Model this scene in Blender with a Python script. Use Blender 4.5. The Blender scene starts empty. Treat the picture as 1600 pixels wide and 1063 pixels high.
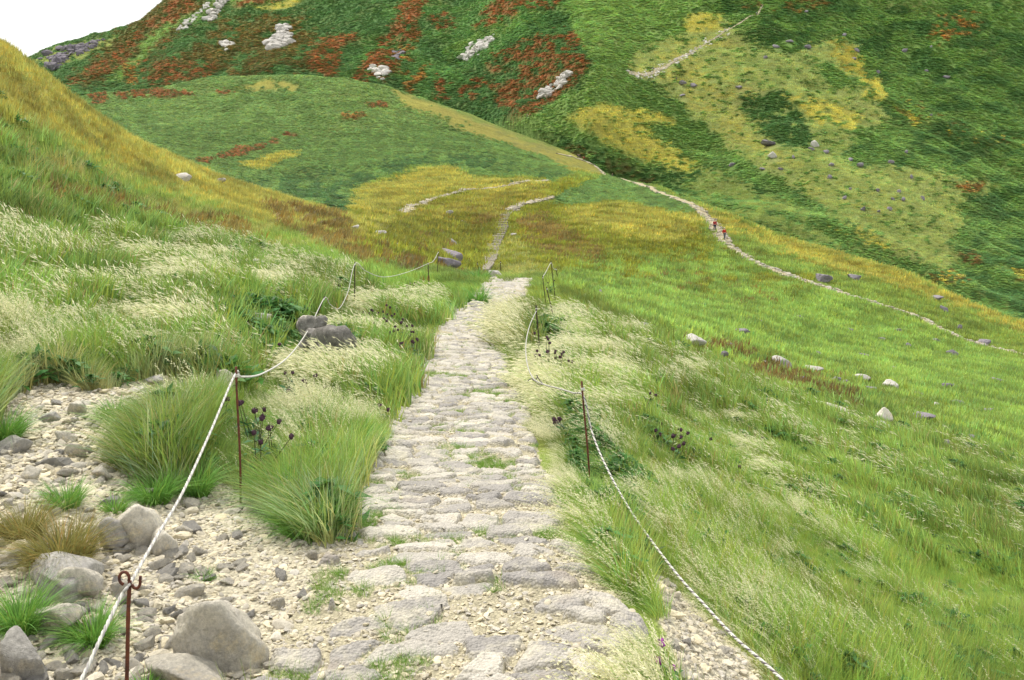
import bpy, bmesh, math, random
import numpy as np
from mathutils import Vector, Matrix, Euler
rng = np.random.default_rng(7); random.seed(7)
sc = bpy.context.scene
COL = sc.collection
# ------------------------------------------------------------------ camera, sky, sun
F, HZ, CX = 1500.0, 243.0, 800.0          # focal length and horizon row in units of the 1600 px wide photograph
cam_d = bpy.data.cameras.new('camera'); cam = bpy.data.objects.new('camera', cam_d); COL.objects.link(cam)
cam_d.sensor_width = 36; cam_d.lens = 36 * F / 1600; cam_d.shift_y = -(531.5 - HZ) / 1600
cam_d.clip_start = 0.05; cam_d.clip_end = 6000
cam.location = (0, 0, 0); cam.rotation_euler = (math.pi / 2, 0, 0); sc.camera = cam
SUN_EL, SUN_AZ = math.radians(58), math.radians(-40)      # high, behind a thin overcast, from the left ahead
w = bpy.data.worlds.new('World'); sc.world = w; w.use_nodes = True
nt = w.node_tree; nt.nodes.clear()
sky = nt.nodes.new('ShaderNodeTexSky'); sky.sky_type = 'NISHITA'; sky.sun_disc = False
sky.sun_elevation = SUN_EL; sky.sun_rotation = SUN_AZ; sky.dust_density = 4; sky.air_density = 1; sky.ozone_density = 1
mixw = nt.nodes.new('ShaderNodeMix'); mixw.data_type = 'RGBA'; mixw.inputs[0].default_value = 0.8
mixw.inputs[7].default_value = (8.1, 8.1, 8.0, 1)         # even cloud cover over the blue
bg = nt.nodes.new('ShaderNodeBackground'); bg.inputs[1].default_value = 0.1
wo = nt.nodes.new('ShaderNodeOutputWorld')
nt.links.new(sky.outputs[0], mixw.inputs[6]); nt.links.new(mixw.outputs[2], bg.inputs[0]); nt.links.new(bg.outputs[0], wo.inputs[0])
sl = bpy.data.lights.new('sun', 'SUN'); sl.energy = 2.4; sl.angle = math.radians(7); sl.color = (1, 0.95, 0.87)
sun = bpy.data.objects.new('sun', sl); COL.objects.link(sun)
sd = Vector((math.cos(SUN_EL) * math.sin(SUN_AZ), math.cos(SUN_EL) * math.cos(SUN_AZ), math.sin(SUN_EL)))
sun.rotation_euler = sd.to_track_quat('Z', 'Y').to_euler()
sc.view_settings.view_transform = 'Standard'; sc.view_settings.look = 'None'
sc.view_settings.exposure = 0.82; sc.view_settings.gamma = 1
sc.cycles.max_bounces = 5; sc.cycles.diffuse_bounces = 3; sc.cycles.transmission_bounces = 3
sc.render.resolution_x = 1024; sc.render.resolution_y = 680

# ------------------------------------------------------------------ helpers
def lin(c, k=1.0):
    c = np.asarray(c, float) / 255.0
    return np.where(c <= 0.04045, c / 12.92, ((c + 0.055) / 1.055) ** 2.4) * k
def _hash(ix, iy, s):
    h = (ix.astype(np.int64) * 374761393 + iy.astype(np.int64) * 668265263 + s * 1442695041) & 0x7fffffff
    h = ((h ^ (h >> 13)) * 1274126177) & 0x7fffffff
    h = ((h ^ (h >> 16)) * 974634137) & 0x7fffffff
    return (h & 0xffff) / 65535.0
def vnoise(x, y, s=0):
    x = np.asarray(x, float); y = np.asarray(y, float)
    ix = np.floor(x); iy = np.floor(y); fx = x - ix; fy = y - iy
    fx = fx * fx * (3 - 2 * fx); fy = fy * fy * (3 - 2 * fy)
    a = _hash(ix, iy, s); b = _hash(ix + 1, iy, s); c = _hash(ix, iy + 1, s); d = _hash(ix + 1, iy + 1, s)
    return (a + (b - a) * fx) * (1 - fy) + (c + (d - c) * fx) * fy
def fbm(x, y, s=0, o=4):
    v = 0; a = 0.5; t = 0
    for i in range(o):
        v = v + a * vnoise(x * 2 ** i + 17.3 * i, y * 2 ** i + 9.1 * i, s + i); t += a; a *= 0.5
    return v / t
def sstep(a, b, x):
    t = np.clip((x - a) / (b - a), 0, 1); return t * t * (3 - 2 * t)
def pchip(xk, yk, x):
    xk = np.asarray(xk, float); yk = np.asarray(yk, float)
    h = np.diff(xk); dl = np.diff(yk) / h; m = np.zeros_like(yk)
    for i in range(1, len(xk) - 1):
        if dl[i - 1] * dl[i] > 0:
            w1 = 2 * h[i] + h[i - 1]; w2 = h[i] + 2 * h[i - 1]
            m[i] = (w1 + w2) / (w1 / dl[i - 1] + w2 / dl[i])
    m[0] = dl[0]; m[-1] = dl[-1]
    i = np.clip(np.searchsorted(xk, x) - 1, 0, len(h) - 1)
    t = (x - xk[i]) / h[i]
    return ((2*t**3-3*t**2+1)*yk[i] + (t**3-2*t**2+t)*h[i]*m[i] + (-2*t**3+3*t**2)*yk[i+1] + (t**3-t**2)*h[i]*m[i+1])
def tag(o, label=None, cat=None, group=None, kind=None):
    if label: o['label'] = label
    if cat: o['category'] = cat
    if group: o['group'] = group
    if kind: o['kind'] = kind
    return o
def mesh_np(name, V, faces, mats=(), smooth=True, fmat=None, parent=None, link=True):
    """V (n,3); faces (m,k) int array or list of such arrays"""
    me = bpy.data.meshes.new(name)
    if isinstance(faces, np.ndarray): faces = [faces]
    faces = [f for f in faces if len(f)]
    nl = sum(f.size for f in faces); nf = sum(len(f) for f in faces)
    me.vertices.add(len(V)); me.vertices.foreach_set('co', np.asarray(V, np.float32).ravel())
    me.loops.add(nl); me.polygons.add(nf)
    me.loops.foreach_set('vertex_index', np.concatenate([f.ravel() for f in faces]).astype(np.int32))
    st = []; c = 0
    for f in faces:
        k = f.shape[1]; st.append(c + np.arange(len(f)) * k); c += f.size
    me.polygons.foreach_set('loop_start', np.concatenate(st).astype(np.int32))
    if fmat is not None: me.polygons.foreach_set('material_index', np.asarray(fmat, np.int32))
    me.polygons.foreach_set('use_smooth', np.full(nf, smooth))
    me.update(calc_edges=True)
    for m in mats: me.materials.append(m)
    o = bpy.data.objects.new(name, me)
    if link: COL.objects.link(o)
    if parent: o.parent = parent
    return o
def vattr(o, name, arr):
    me = o.data
    if arr.ndim == 1:
        a = me.attributes.new(name, 'FLOAT', 'POINT'); a.data.foreach_set('value', arr.astype(np.float32))
    else:
        a = me.attributes.new(name, 'FLOAT_COLOR', 'POINT')
        b = np.ones((len(arr), 4), np.float32); b[:, :3] = arr; a.data.foreach_set('color', b.ravel())
def grid_faces(n, m):
    i = np.arange(n - 1)[:, None] * m + np.arange(m - 1)[None, :]
    i = i.ravel(); return np.stack([i, i + m, i + m + 1, i + 1], 1)
def empty(name, loc=(0, 0, 0), rz=0):
    o = bpy.data.objects.new(name, None); COL.objects.link(o); o.location = loc; o.rotation_euler = (0, 0, rz); o.empty_display_size = 0.2
    return o

# ------------------------------------------------------------------ terrain tables (photo column -> row and distance of the ground)
class Terrain:
    def __init__(s, keys, rows, p0, p1, dp, nv, sig):
        s.px = np.arange(p0, p1 + dp, dp); s.p0 = p0; s.dp = dp
        D = []; Z = []
        for d, py in rows:
            d = np.array(d, float); py = np.array(py, float)
            z = -(py - HZ) / F * d
            dd = np.exp(pchip(keys, np.log(d), s.px)); pp = pchip(keys, py, s.px)
            g = np.exp(-0.5 * (np.arange(-30, 31) * dp / sig) ** 2); g /= g.sum()
            sm = lambda a: np.convolve(np.pad(a, 30, mode='reflect', reflect_type='odd'), g, 'valid')
            pp = sm(pp); dd = np.exp(sm(np.log(dd)))
            D.append(np.log(dd)); Z.append(-(pp - HZ) / F * dd)
        D = np.array(D); Z = np.array(Z)
        s.l0 = D.min(); s.l1 = D.max(); s.nv = nv
        s.ld = np.linspace(s.l0, s.l1, nv); s.Z = np.zeros((len(s.px), nv))
        for i in range(len(s.px)):
            s.Z[i] = pchip(D[:, i], Z[:, i], np.clip(s.ld, D[0, i], D[-1, i]))
        s.lmin = D[0]; s.lmax = D[-1]
        s.X = (s.px[:, None] - CX) / F * np.exp(s.ld)[None, :]; s.Y = np.repeat(np.exp(s.ld)[None, :], len(s.px), 0)
    def finish(s):
        s.PY = HZ - s.Z / s.Y * F
        s.vis = np.minimum.accumulate(s.PY, 1)       # highest row reached so far: what stands below it is hidden
    def height(s, x, y):
        x = np.asarray(x, float); y = np.asarray(y, float)
        u = ((x / y * F + CX) - s.p0) / s.dp; v = (np.log(y) - s.l0) / (s.l1 - s.l0) * (s.nv - 1)
        u = np.clip(u, 0, len(s.px) - 1.001); v = np.clip(v, 0, s.nv - 1.001)
        i = u.astype(int); j = v.astype(int); a = u - i; b = v - j; Z = s.Z
        return (Z[i, j] * (1 - b) + Z[i, j + 1] * b) * (1 - a) + (Z[i + 1, j] * (1 - b) + Z[i + 1, j + 1] * b) * a
    def at(s, px, py):
        """nearest ground point that the photo shows at column px, row py"""
        i = int(np.clip(round((px - s.p0) / s.dp), 0, len(s.px) - 1)); c = s.PY[i]
        j = np.nonzero(c <= py)[0]; j = j[0] if len(j) else int(np.argmin(c))
        if j > 0 and c[j - 1] > py: t = (c[j - 1] - py) / (c[j - 1] - c[j])
        else: j = max(j, 1); t = 1
        l = s.ld[j - 1] + t * (s.ld[j] - s.ld[j - 1]); d = math.exp(l); x = (px - CX) / F * d
        return Vector((x, d, float(s.height(x, d))))
K1 = [-500, 0, 200, 370, 530, 650, 770, 850, 950, 1000, 1100, 1200, 1400, 1600, 2100]
R0z = [-1.7, -2.0, -2.1, -2.15, -2.2, -2.25, -2.25, -2.25, -2.28, -2.3, -2.35, -2.4, -2.5, -2.7, -3.2]
rows1 = [
 ([1.6]*15, [HZ - z / 1.6 * F for z in R0z]),
 ([3.6,4.4,4.4,4.4,4.5,4.5,4.5,4.45,4.4,4.4,4.9,5.5,6.8,8,11], [870,1063,1090,1085,1075,1065,1063,1063,1063,1063,1063,1063,1063,1063,1063]),
 ([4.6,5.6,5.6,5.6,5.6,5.6,5.6,5.6,5.7,5.9,6.7,7.6,9.5,11.5,15], [720,860,890,905,905,902,900,900,908,915,920,920,920,920,930]),
 ([6.3,7.6,7.9,8.2,8.6,8.7,8.7,8.7,8.8,8.9,9.8,11,14,17,22], [560,680,690,715,728,738,740,742,750,755,770,785,795,805,825]),
 ([10,11.5,12,12.5,13.2,13.5,13.5,13.5,13.5,13.5,15,17,22,27,35], [370,500,525,565,600,618,620,625,637,645,665,685,705,725,755]),
 ([15,17,18,19,20,20.5,21,21,20.5,20,22,25,32,38,50], [170,350,415,450,497,530,530,535,558,570,596,620,650,662,700]),
 ([22,25,27,28,28,28,28,28,28,28,33,38,45,55,70], [0,220,335,390,430,470,480,487,512,522,552,577,602,612,660]),
 ([28,33,37,40,38,37,37,37,36,36,43,50,60,70,85], [-100,130,265,335,388,425,437,438,478,497,520,540,568,585,635]),
 ([34,40,48,56,60,50,48,48,49,50,60,68,80,82,95], [-170,70,215,290,340,398,446,450,468,480,492,505,535,568,622]),
 ([50,60,75,80,78,68,62,62,66,70,80,88,95,92,102], [-60,150,232,302,334,370,438,442,450,455,462,470,503,556,605]),
 ([90,100,110,110,100,90,80,82,86,90,102,110,108,100,108], [100,190,240,298,325,347,411,412,420,425,426,430,478,540,580]),
 ([130,140,150,140,125,115,98,100,110,115,125,130,120,107,112], [150,200,235,290,314,325,372,380,378,380,385,397,450,520,565]),
 ([170,180,190,170,150,140,118,120,130,135,140,145,128,110,116], [160,195,225,272,300,300,335,345,338,335,355,382,440,515,560]),
 ([220,230,240,215,190,175,145,150,180,190,160,155,134,115,122], [150,180,205,235,262,265,303,300,303,303,326,366,425,507,555]),
 ([280,290,300,280,260,240,200,200,240,290,220,205,180,160,170], [140,170,180,192,205,225,262,272,283,289,370,430,510,600,650]),
 ([330,340,350,350,330,320,280,270,320,330,300,260,240,220,230], [130,165,160,148,155,187,228,248,274,320,430,480,560,640,700]),
 ([370,380,390,410,400,400,385,375,385,380,390,340,300,280,300], [130,160,143,117,124,157,197,230,270,360,460,520,620,700,760]),
 ([430,440,450,470,460,460,450,440,440,440,440,430,400,380,400], [250,250,230,200,200,230,270,300,340,420,490,560,660,740,800]),
]
T1 = Terrain(K1, rows1, -500, 2100, 4, 1100, 12)
K2 = [-300, 0, 100, 200, 300, 430, 530, 620, 700, 770, 830, 900, 950, 1000, 1100, 1200, 1400, 1600, 2200]
rows2 = [
 ([450,450,450,470,480,500,500,500,500,480,440,400,400,395,300,230,210,200,200], [250,250,240,220,200,200,210,220,240,260,270,270,290,310,370,420,480,560,700]),
 ([620,600,560,550,550,540,540,530,520,490,445,415,405,400,340,290,260,250,250], [180,170,165,160,150,145,150,160,175,192,195,235,262,282,330,350,410,480,600]),
 ([720,700,640,620,620,600,590,570,560,530,480,430,415,415,400,360,330,330,340], [165,140,135,130,110,100,105,110,125,140,150,170,205,235,260,270,310,370,450]),
 ([780,760,720,700,700,690,660,640,620,580,520,460,440,440,450,430,420,430,450], [155,125,110,95,70,60,65,60,70,85,95,100,130,170,170,170,200,250,320]),
 ([820,800,780,770,790,770,740,710,690,640,580,530,500,490,510,500,520,540,570], [145,118,90,68,20,20,20,15,20,30,35,40,60,90,80,85,110,140,180]),
 ([860,840,830,830,900,880,860,820,790,740,680,640,610,600,600,600,640,660,700], [140,112,73,45,-30,-50,-50,-50,-50,-50,-40,-40,-30,-20,-30,-30,-20,-10,20]),
 ([1000]*19, [220,200,180,150,60,-60,-140,-150,-160,-160,-160,-160,-160,-150,-150,-150,-150,-140,-120]),
]
T2 = Terrain(K2, rows2, -300, 2200, 4, 520, 14)
# small relief
def relief1(x, y):
    d = y
    a = np.clip(d / 9, 0, 1)
    h = (fbm(x / 1.1, y / 1.1, 3, 3) - .5) * .12 * a + (fbm(x / 5, y / 5, 5, 3) - .5) * .5 * sstep(12, 40, d)
    h += (fbm(x / 16, y / 16, 8, 3) - .5) * 1.6 * sstep(60, 130, d) + (fbm(x / 40, y / 60, 12, 3) - .5) * 5 * sstep(170, 300, d)
    return h
T1.Z += relief1(T1.X, T1.Y)
h2 = (fbm(T2.X / 70, T2.Y / 70, 21, 4) - .5) * 16 + (fbm(T2.X / 18 + T2.Y / 60, T2.Y / 50, 25, 3) - .5) * 7 + (fbm(T2.X / 6, T2.Y / 6, 28, 2) - .5) * 1.6
h2 = h2 * sstep(430, 560, T2.Y) + (1 - sstep(430, 560, T2.Y)) * ((fbm((T2.X + T2.Y * .5) / 26, (T2.Y - T2.X * .5) / 70, 33, 3) - .5) * 15 + (fbm(T2.X / 30, T2.Y / 30, 34, 4) - .5) * 6 + (fbm(T2.X / 7, T2.Y / 7, 28, 2) - .5) * 1.2)
T2.Z += h2
T1.finish(); T2.finish()

# ------------------------------------------------------------------ vegetation cover: what grows where
def sdf(poly, x, y):
    """signed distance to a polygon, positive inside; only evaluated near it"""
    P = np.array(poly, float); x = np.asarray(x, float); y = np.asarray(y, float)
    out = np.full(x.shape, -99.0)
    m = (x > P[:, 0].min() - 30) & (x < P[:, 0].max() + 30) & (y > P[:, 1].min() - 30) & (y < P[:, 1].max() + 30)
    if not m.any(): return out
    xx = x[m]; yy = y[m]; d2 = np.full(xx.shape, 1e9); ins = np.zeros(xx.shape, bool)
    for i in range(len(P)):
        ax, ay = P[i]; bx, by = P[(i + 1) % len(P)]
        ex, ey = bx - ax, by - ay; t = np.clip(((xx - ax) * ex + (yy - ay) * ey) / (ex * ex + ey * ey + 1e-9), 0, 1)
        d2 = np.minimum(d2, (xx - ax - t * ex) ** 2 + (yy - ay - t * ey) ** 2)
        if ay != by: ins ^= ((ay > yy) != (by > yy)) & (xx < ex * (yy - ay) / (by - ay) + ax)
    out[m] = np.where(ins, 1, -1) * np.sqrt(d2); return out
# kinds of cover
GRASS, SHORT, SASA, SHRUB, ROCK, GRAVEL, FORB = range(7)
C = dict(bright=(138,156,66), field=(132,150,72), leftgrass=(130,156,72), gold=(164,160,78), goldd=(148,142,66), olive=(134,138,54), oliveb=(122,122,52),
         sasa=(104,132,68), sasad=(76,108,56), sasab=(118,144,78), deep=(80,112,62), deepb=(92,126,68), red=(146,98,62), orange=(164,128,70), brown=(128,112,62),
         heath=(120,102,60), rock=(140,136,134), rockp=(112,106,118), gravel=(200,190,160), soil=(150,138,104), grey=(160,156,148), mix=(104,104,60),
         pale=(150,152,84), olivel=(138,148,86), olived=(124,138,76), lime=(136,160,78))
# (colour, kind, polygon, softness px, coverage 0..1, noise cell px)
L1R = [
 ('leftgrass', GRASS, [(-500,-300),(0,150),(200,300),(420,360),(600,420),(760,440),(700,1200),(-500,1200)], 14, 1, 0),
 ('olive', SHORT, [(520,300),(860,270),(1100,325),(1060,420),(840,430),(560,400)], 6, 1, 0),
 ('gold', GRASS, [(-500,-400),(0,0),(60,40),(160,120),(300,200),(420,260),(545,325),(650,350),(640,385),(520,372),(400,350),(300,312),(200,275),(100,228),(0,195),(-500,0)], 16, 1, 0),
 ('goldd', GRASS, [(-500,-400),(0,110),(60,150),(160,215),(260,262),(230,268),(120,215),(0,160)], 14, .6, 14),
 ('pale', GRASS, [(-500,150),(0,195),(140,250),(300,320),(450,352),(560,372),(560,400),(400,380),(200,320),(0,270),(-500,200)], 14, .5, 16),
 ('brown', SHORT, [(15,290),(110,295),(240,325),(300,355),(200,345),(80,320),(10,310)], 5, .55, 9),
 ('brown', SHORT, [(280,330),(360,345),(390,370),(300,360)], 5, .5, 8),
 ('brown', SHORT, [(410,315),(520,335),(560,380),(600,400),(560,405),(480,375),(420,345)], 5, .6, 9),
 ('heath', SHORT, [(560,380),(700,375),(720,420),(640,430),(560,410)], 6, .35, 8),
 # golden bowl under the mound
 ('gold', SHORT, [(540,332),(548,300),(600,278),(680,258),(760,276),(850,284),(852,296),(790,303),(700,300),(640,318),(610,335)], 5, 1, 0),
 ('goldd', SHORT, [(600,345),(660,320),(760,300),(850,290),(850,310),(800,322),(770,350),(700,360)], 6, .7, 7),
 ('oliveb', SHORT, [(600,350),(700,335),(780,330),(770,370),(745,400),(660,392),(600,380)], 6, .7, 8),
 ('brown', SHORT, [(735,330),(785,322),(780,340),(740,350)], 4, .5, 6),
 ('brown', SHORT, [(640,365),(700,360),(720,395),(650,385)], 4, .35, 7),
 ('olive', SHORT, [(800,330),(900,320),(1100,345),(1110,385),(1000,430),(830,430),(800,380)], 6, .8, 8),
 ('gold', SHORT, [(875,325),(940,316),(1060,325),(1098,335),(1090,362),(1040,378),(960,366),(890,352)], 8, .85, 7),
 ('brown', SHORT, [(808,340),(850,335),(890,365),(945,400),(940,422),(880,405),(820,380)], 7, .75, 7),
 ('pale', SHORT, [(770,390),(800,350),(820,400),(860,430),(780,432)], 5, .5, 6),
 ('lime', SHORT, [(860,432),(900,415),(1010,400),(1120,390),(1250,430),(1420,495),(1600,570),(1700,620),(1700,760),(1600,715),(1500,690),(1400,655),(1300,622),(1200,578),(1100,540),(1010,498),(940,455)], 14, 1, 0),
 ('olive', SHORT, [(940,420),(1100,380),(1200,400),(1300,450),(1150,450),(1000,460)], 10, .35, 12),
 ('brown', SHORT, [(990,400),(1100,405),(1230,470),(1180,505),(1080,470),(990,440)], 6, .16, 6),
 ('heath', SHORT, [(1180,560),(1300,590),(1330,630),(1250,605),(1170,580)], 7, .6, 7),
 ('heath', SHORT, [(1050,520),(1130,530),(1200,560),(1120,550)], 6, .35, 7),
 ('field', SHORT, [(1060,520),(1220,545),(1300,570),(1400,575),(1460,640),(1600,680),(1600,700),(1420,660),(1260,590)], 8, .5, 9),
 ('gold', SHORT, [(1085,318),(1200,362),(1300,392),(1400,422),(1600,505),(1700,550),(1700,575),(1600,522),(1400,448),(1280,418),(1180,378),(1120,352)], 5, .85, 8),
 # dwarf bamboo mound and hump
 ('sasa', SASA, [(100,60),(240,60),(330,60),(430,60),(510,60),(600,80),(640,150),(700,178),(760,204),(810,228),(865,246),(905,262),(870,284),(850,283),(800,276),(740,277),(680,257),(640,264),(590,280),(556,296),(545,334),(470,345),(300,320),(100,200)], 3, 1, 0),
 ('sasad', SASA, [(380,290),(460,270),(560,270),(640,245),(740,240),(860,275),(800,276),(740,277),(680,257),(590,280),(556,296),(545,334),(470,345)], 10, .6, 14),  # darker bamboo; shading of the mound's lower side is put into this colour too
 ('sasab', SASA, [(150,150),(250,100),(430,90),(600,120),(700,190),(560,210),(400,190),(220,190)], 20, .7, 20),
 ('gold', SHORT, [(590,110),(625,145),(700,172),(760,196),(830,222),(905,243),(962,268),(945,278),(900,268),(850,246),(800,226),(740,212),(680,182),(630,168)], 3, .95, 5),
 ('pale', SHORT, [(700,172),(905,243),(970,268),(955,278),(880,262),(780,215)], 3, .35, 5),
 ('sasa', SASA, [(856,312),(872,300),(905,286),(935,274),(970,272),(1030,294),(1085,322),(1086,332),(1050,330),(990,318),(930,316),(870,322)], 2, 1, 0),
 ('gold', SHORT, [(365,135),(420,124),(470,132),(462,144),(400,142)], 3, .8, 6),
 ('gold', SHORT, [(370,258),(420,246),(462,236),(455,246),(405,262)], 2, .9, 5),
 ('red', SHRUB, [(178,148),(210,138),(300,143),(305,150),(240,152),(185,153)], 2, .8, 6),
 ('red', SHRUB, [(140,150),(160,146),(164,158),(150,166)], 2, .9, 4),
 ('red', SHRUB, [(342,240),(375,232),(410,229),(412,234),(370,245),(345,246)], 1.5, 1, 4),
 ('red', SHRUB, [(338,142),(360,140),(362,146),(342,147)], 1.5, 1, 4),
 ('orange', SHRUB, [(528,180),(570,178),(574,184),(530,186)], 1.5, .9, 4),
 ('red', SHRUB, [(570,163),(598,162),(600,169),(575,171)], 1.5, 1, 4),
 ('red', SHRUB, [(440,208),(465,205),(468,211),(442,214)], 1.5, .9, 4),
 ('red', SHRUB, [(417,222),(436,220),(436,226),(418,227)], 1.5, .9, 4),
 ('red', SHRUB, [(308,250),(335,246),(330,256)], 1.5, .9, 4),
 # trodden and stony ground
 ('gravel', GRAVEL, [(-500,900),(-60,700),(-10,628),(30,606),(90,592),(150,614),(240,585),(310,588),(318,612),(300,640),(260,668),(215,735),(262,765),(330,752),(400,770),(430,800),(520,850),(530,780),(560,730),(610,700),(640,1200),(-500,1400)], 8, 1, 0),
 ('gravel', GRAVEL, [(985,880),(1040,905),(1085,945),(1130,985),(1195,1063),(1260,1180),(1080,1200),(1060,1063),(1030,960)], 8, 1, 0),
 ('gravel', GRAVEL, [(590,730),(620,620),(655,555),(690,495),(750,455),(765,436),(830,437),(808,480),(796,530),(800,590),(828,655),(845,740),(885,830),(945,890),(980,960),(1010,1063),(1030,1300),(420,1300),(430,1063),(530,860)], 3, 1, 0),
]
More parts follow.
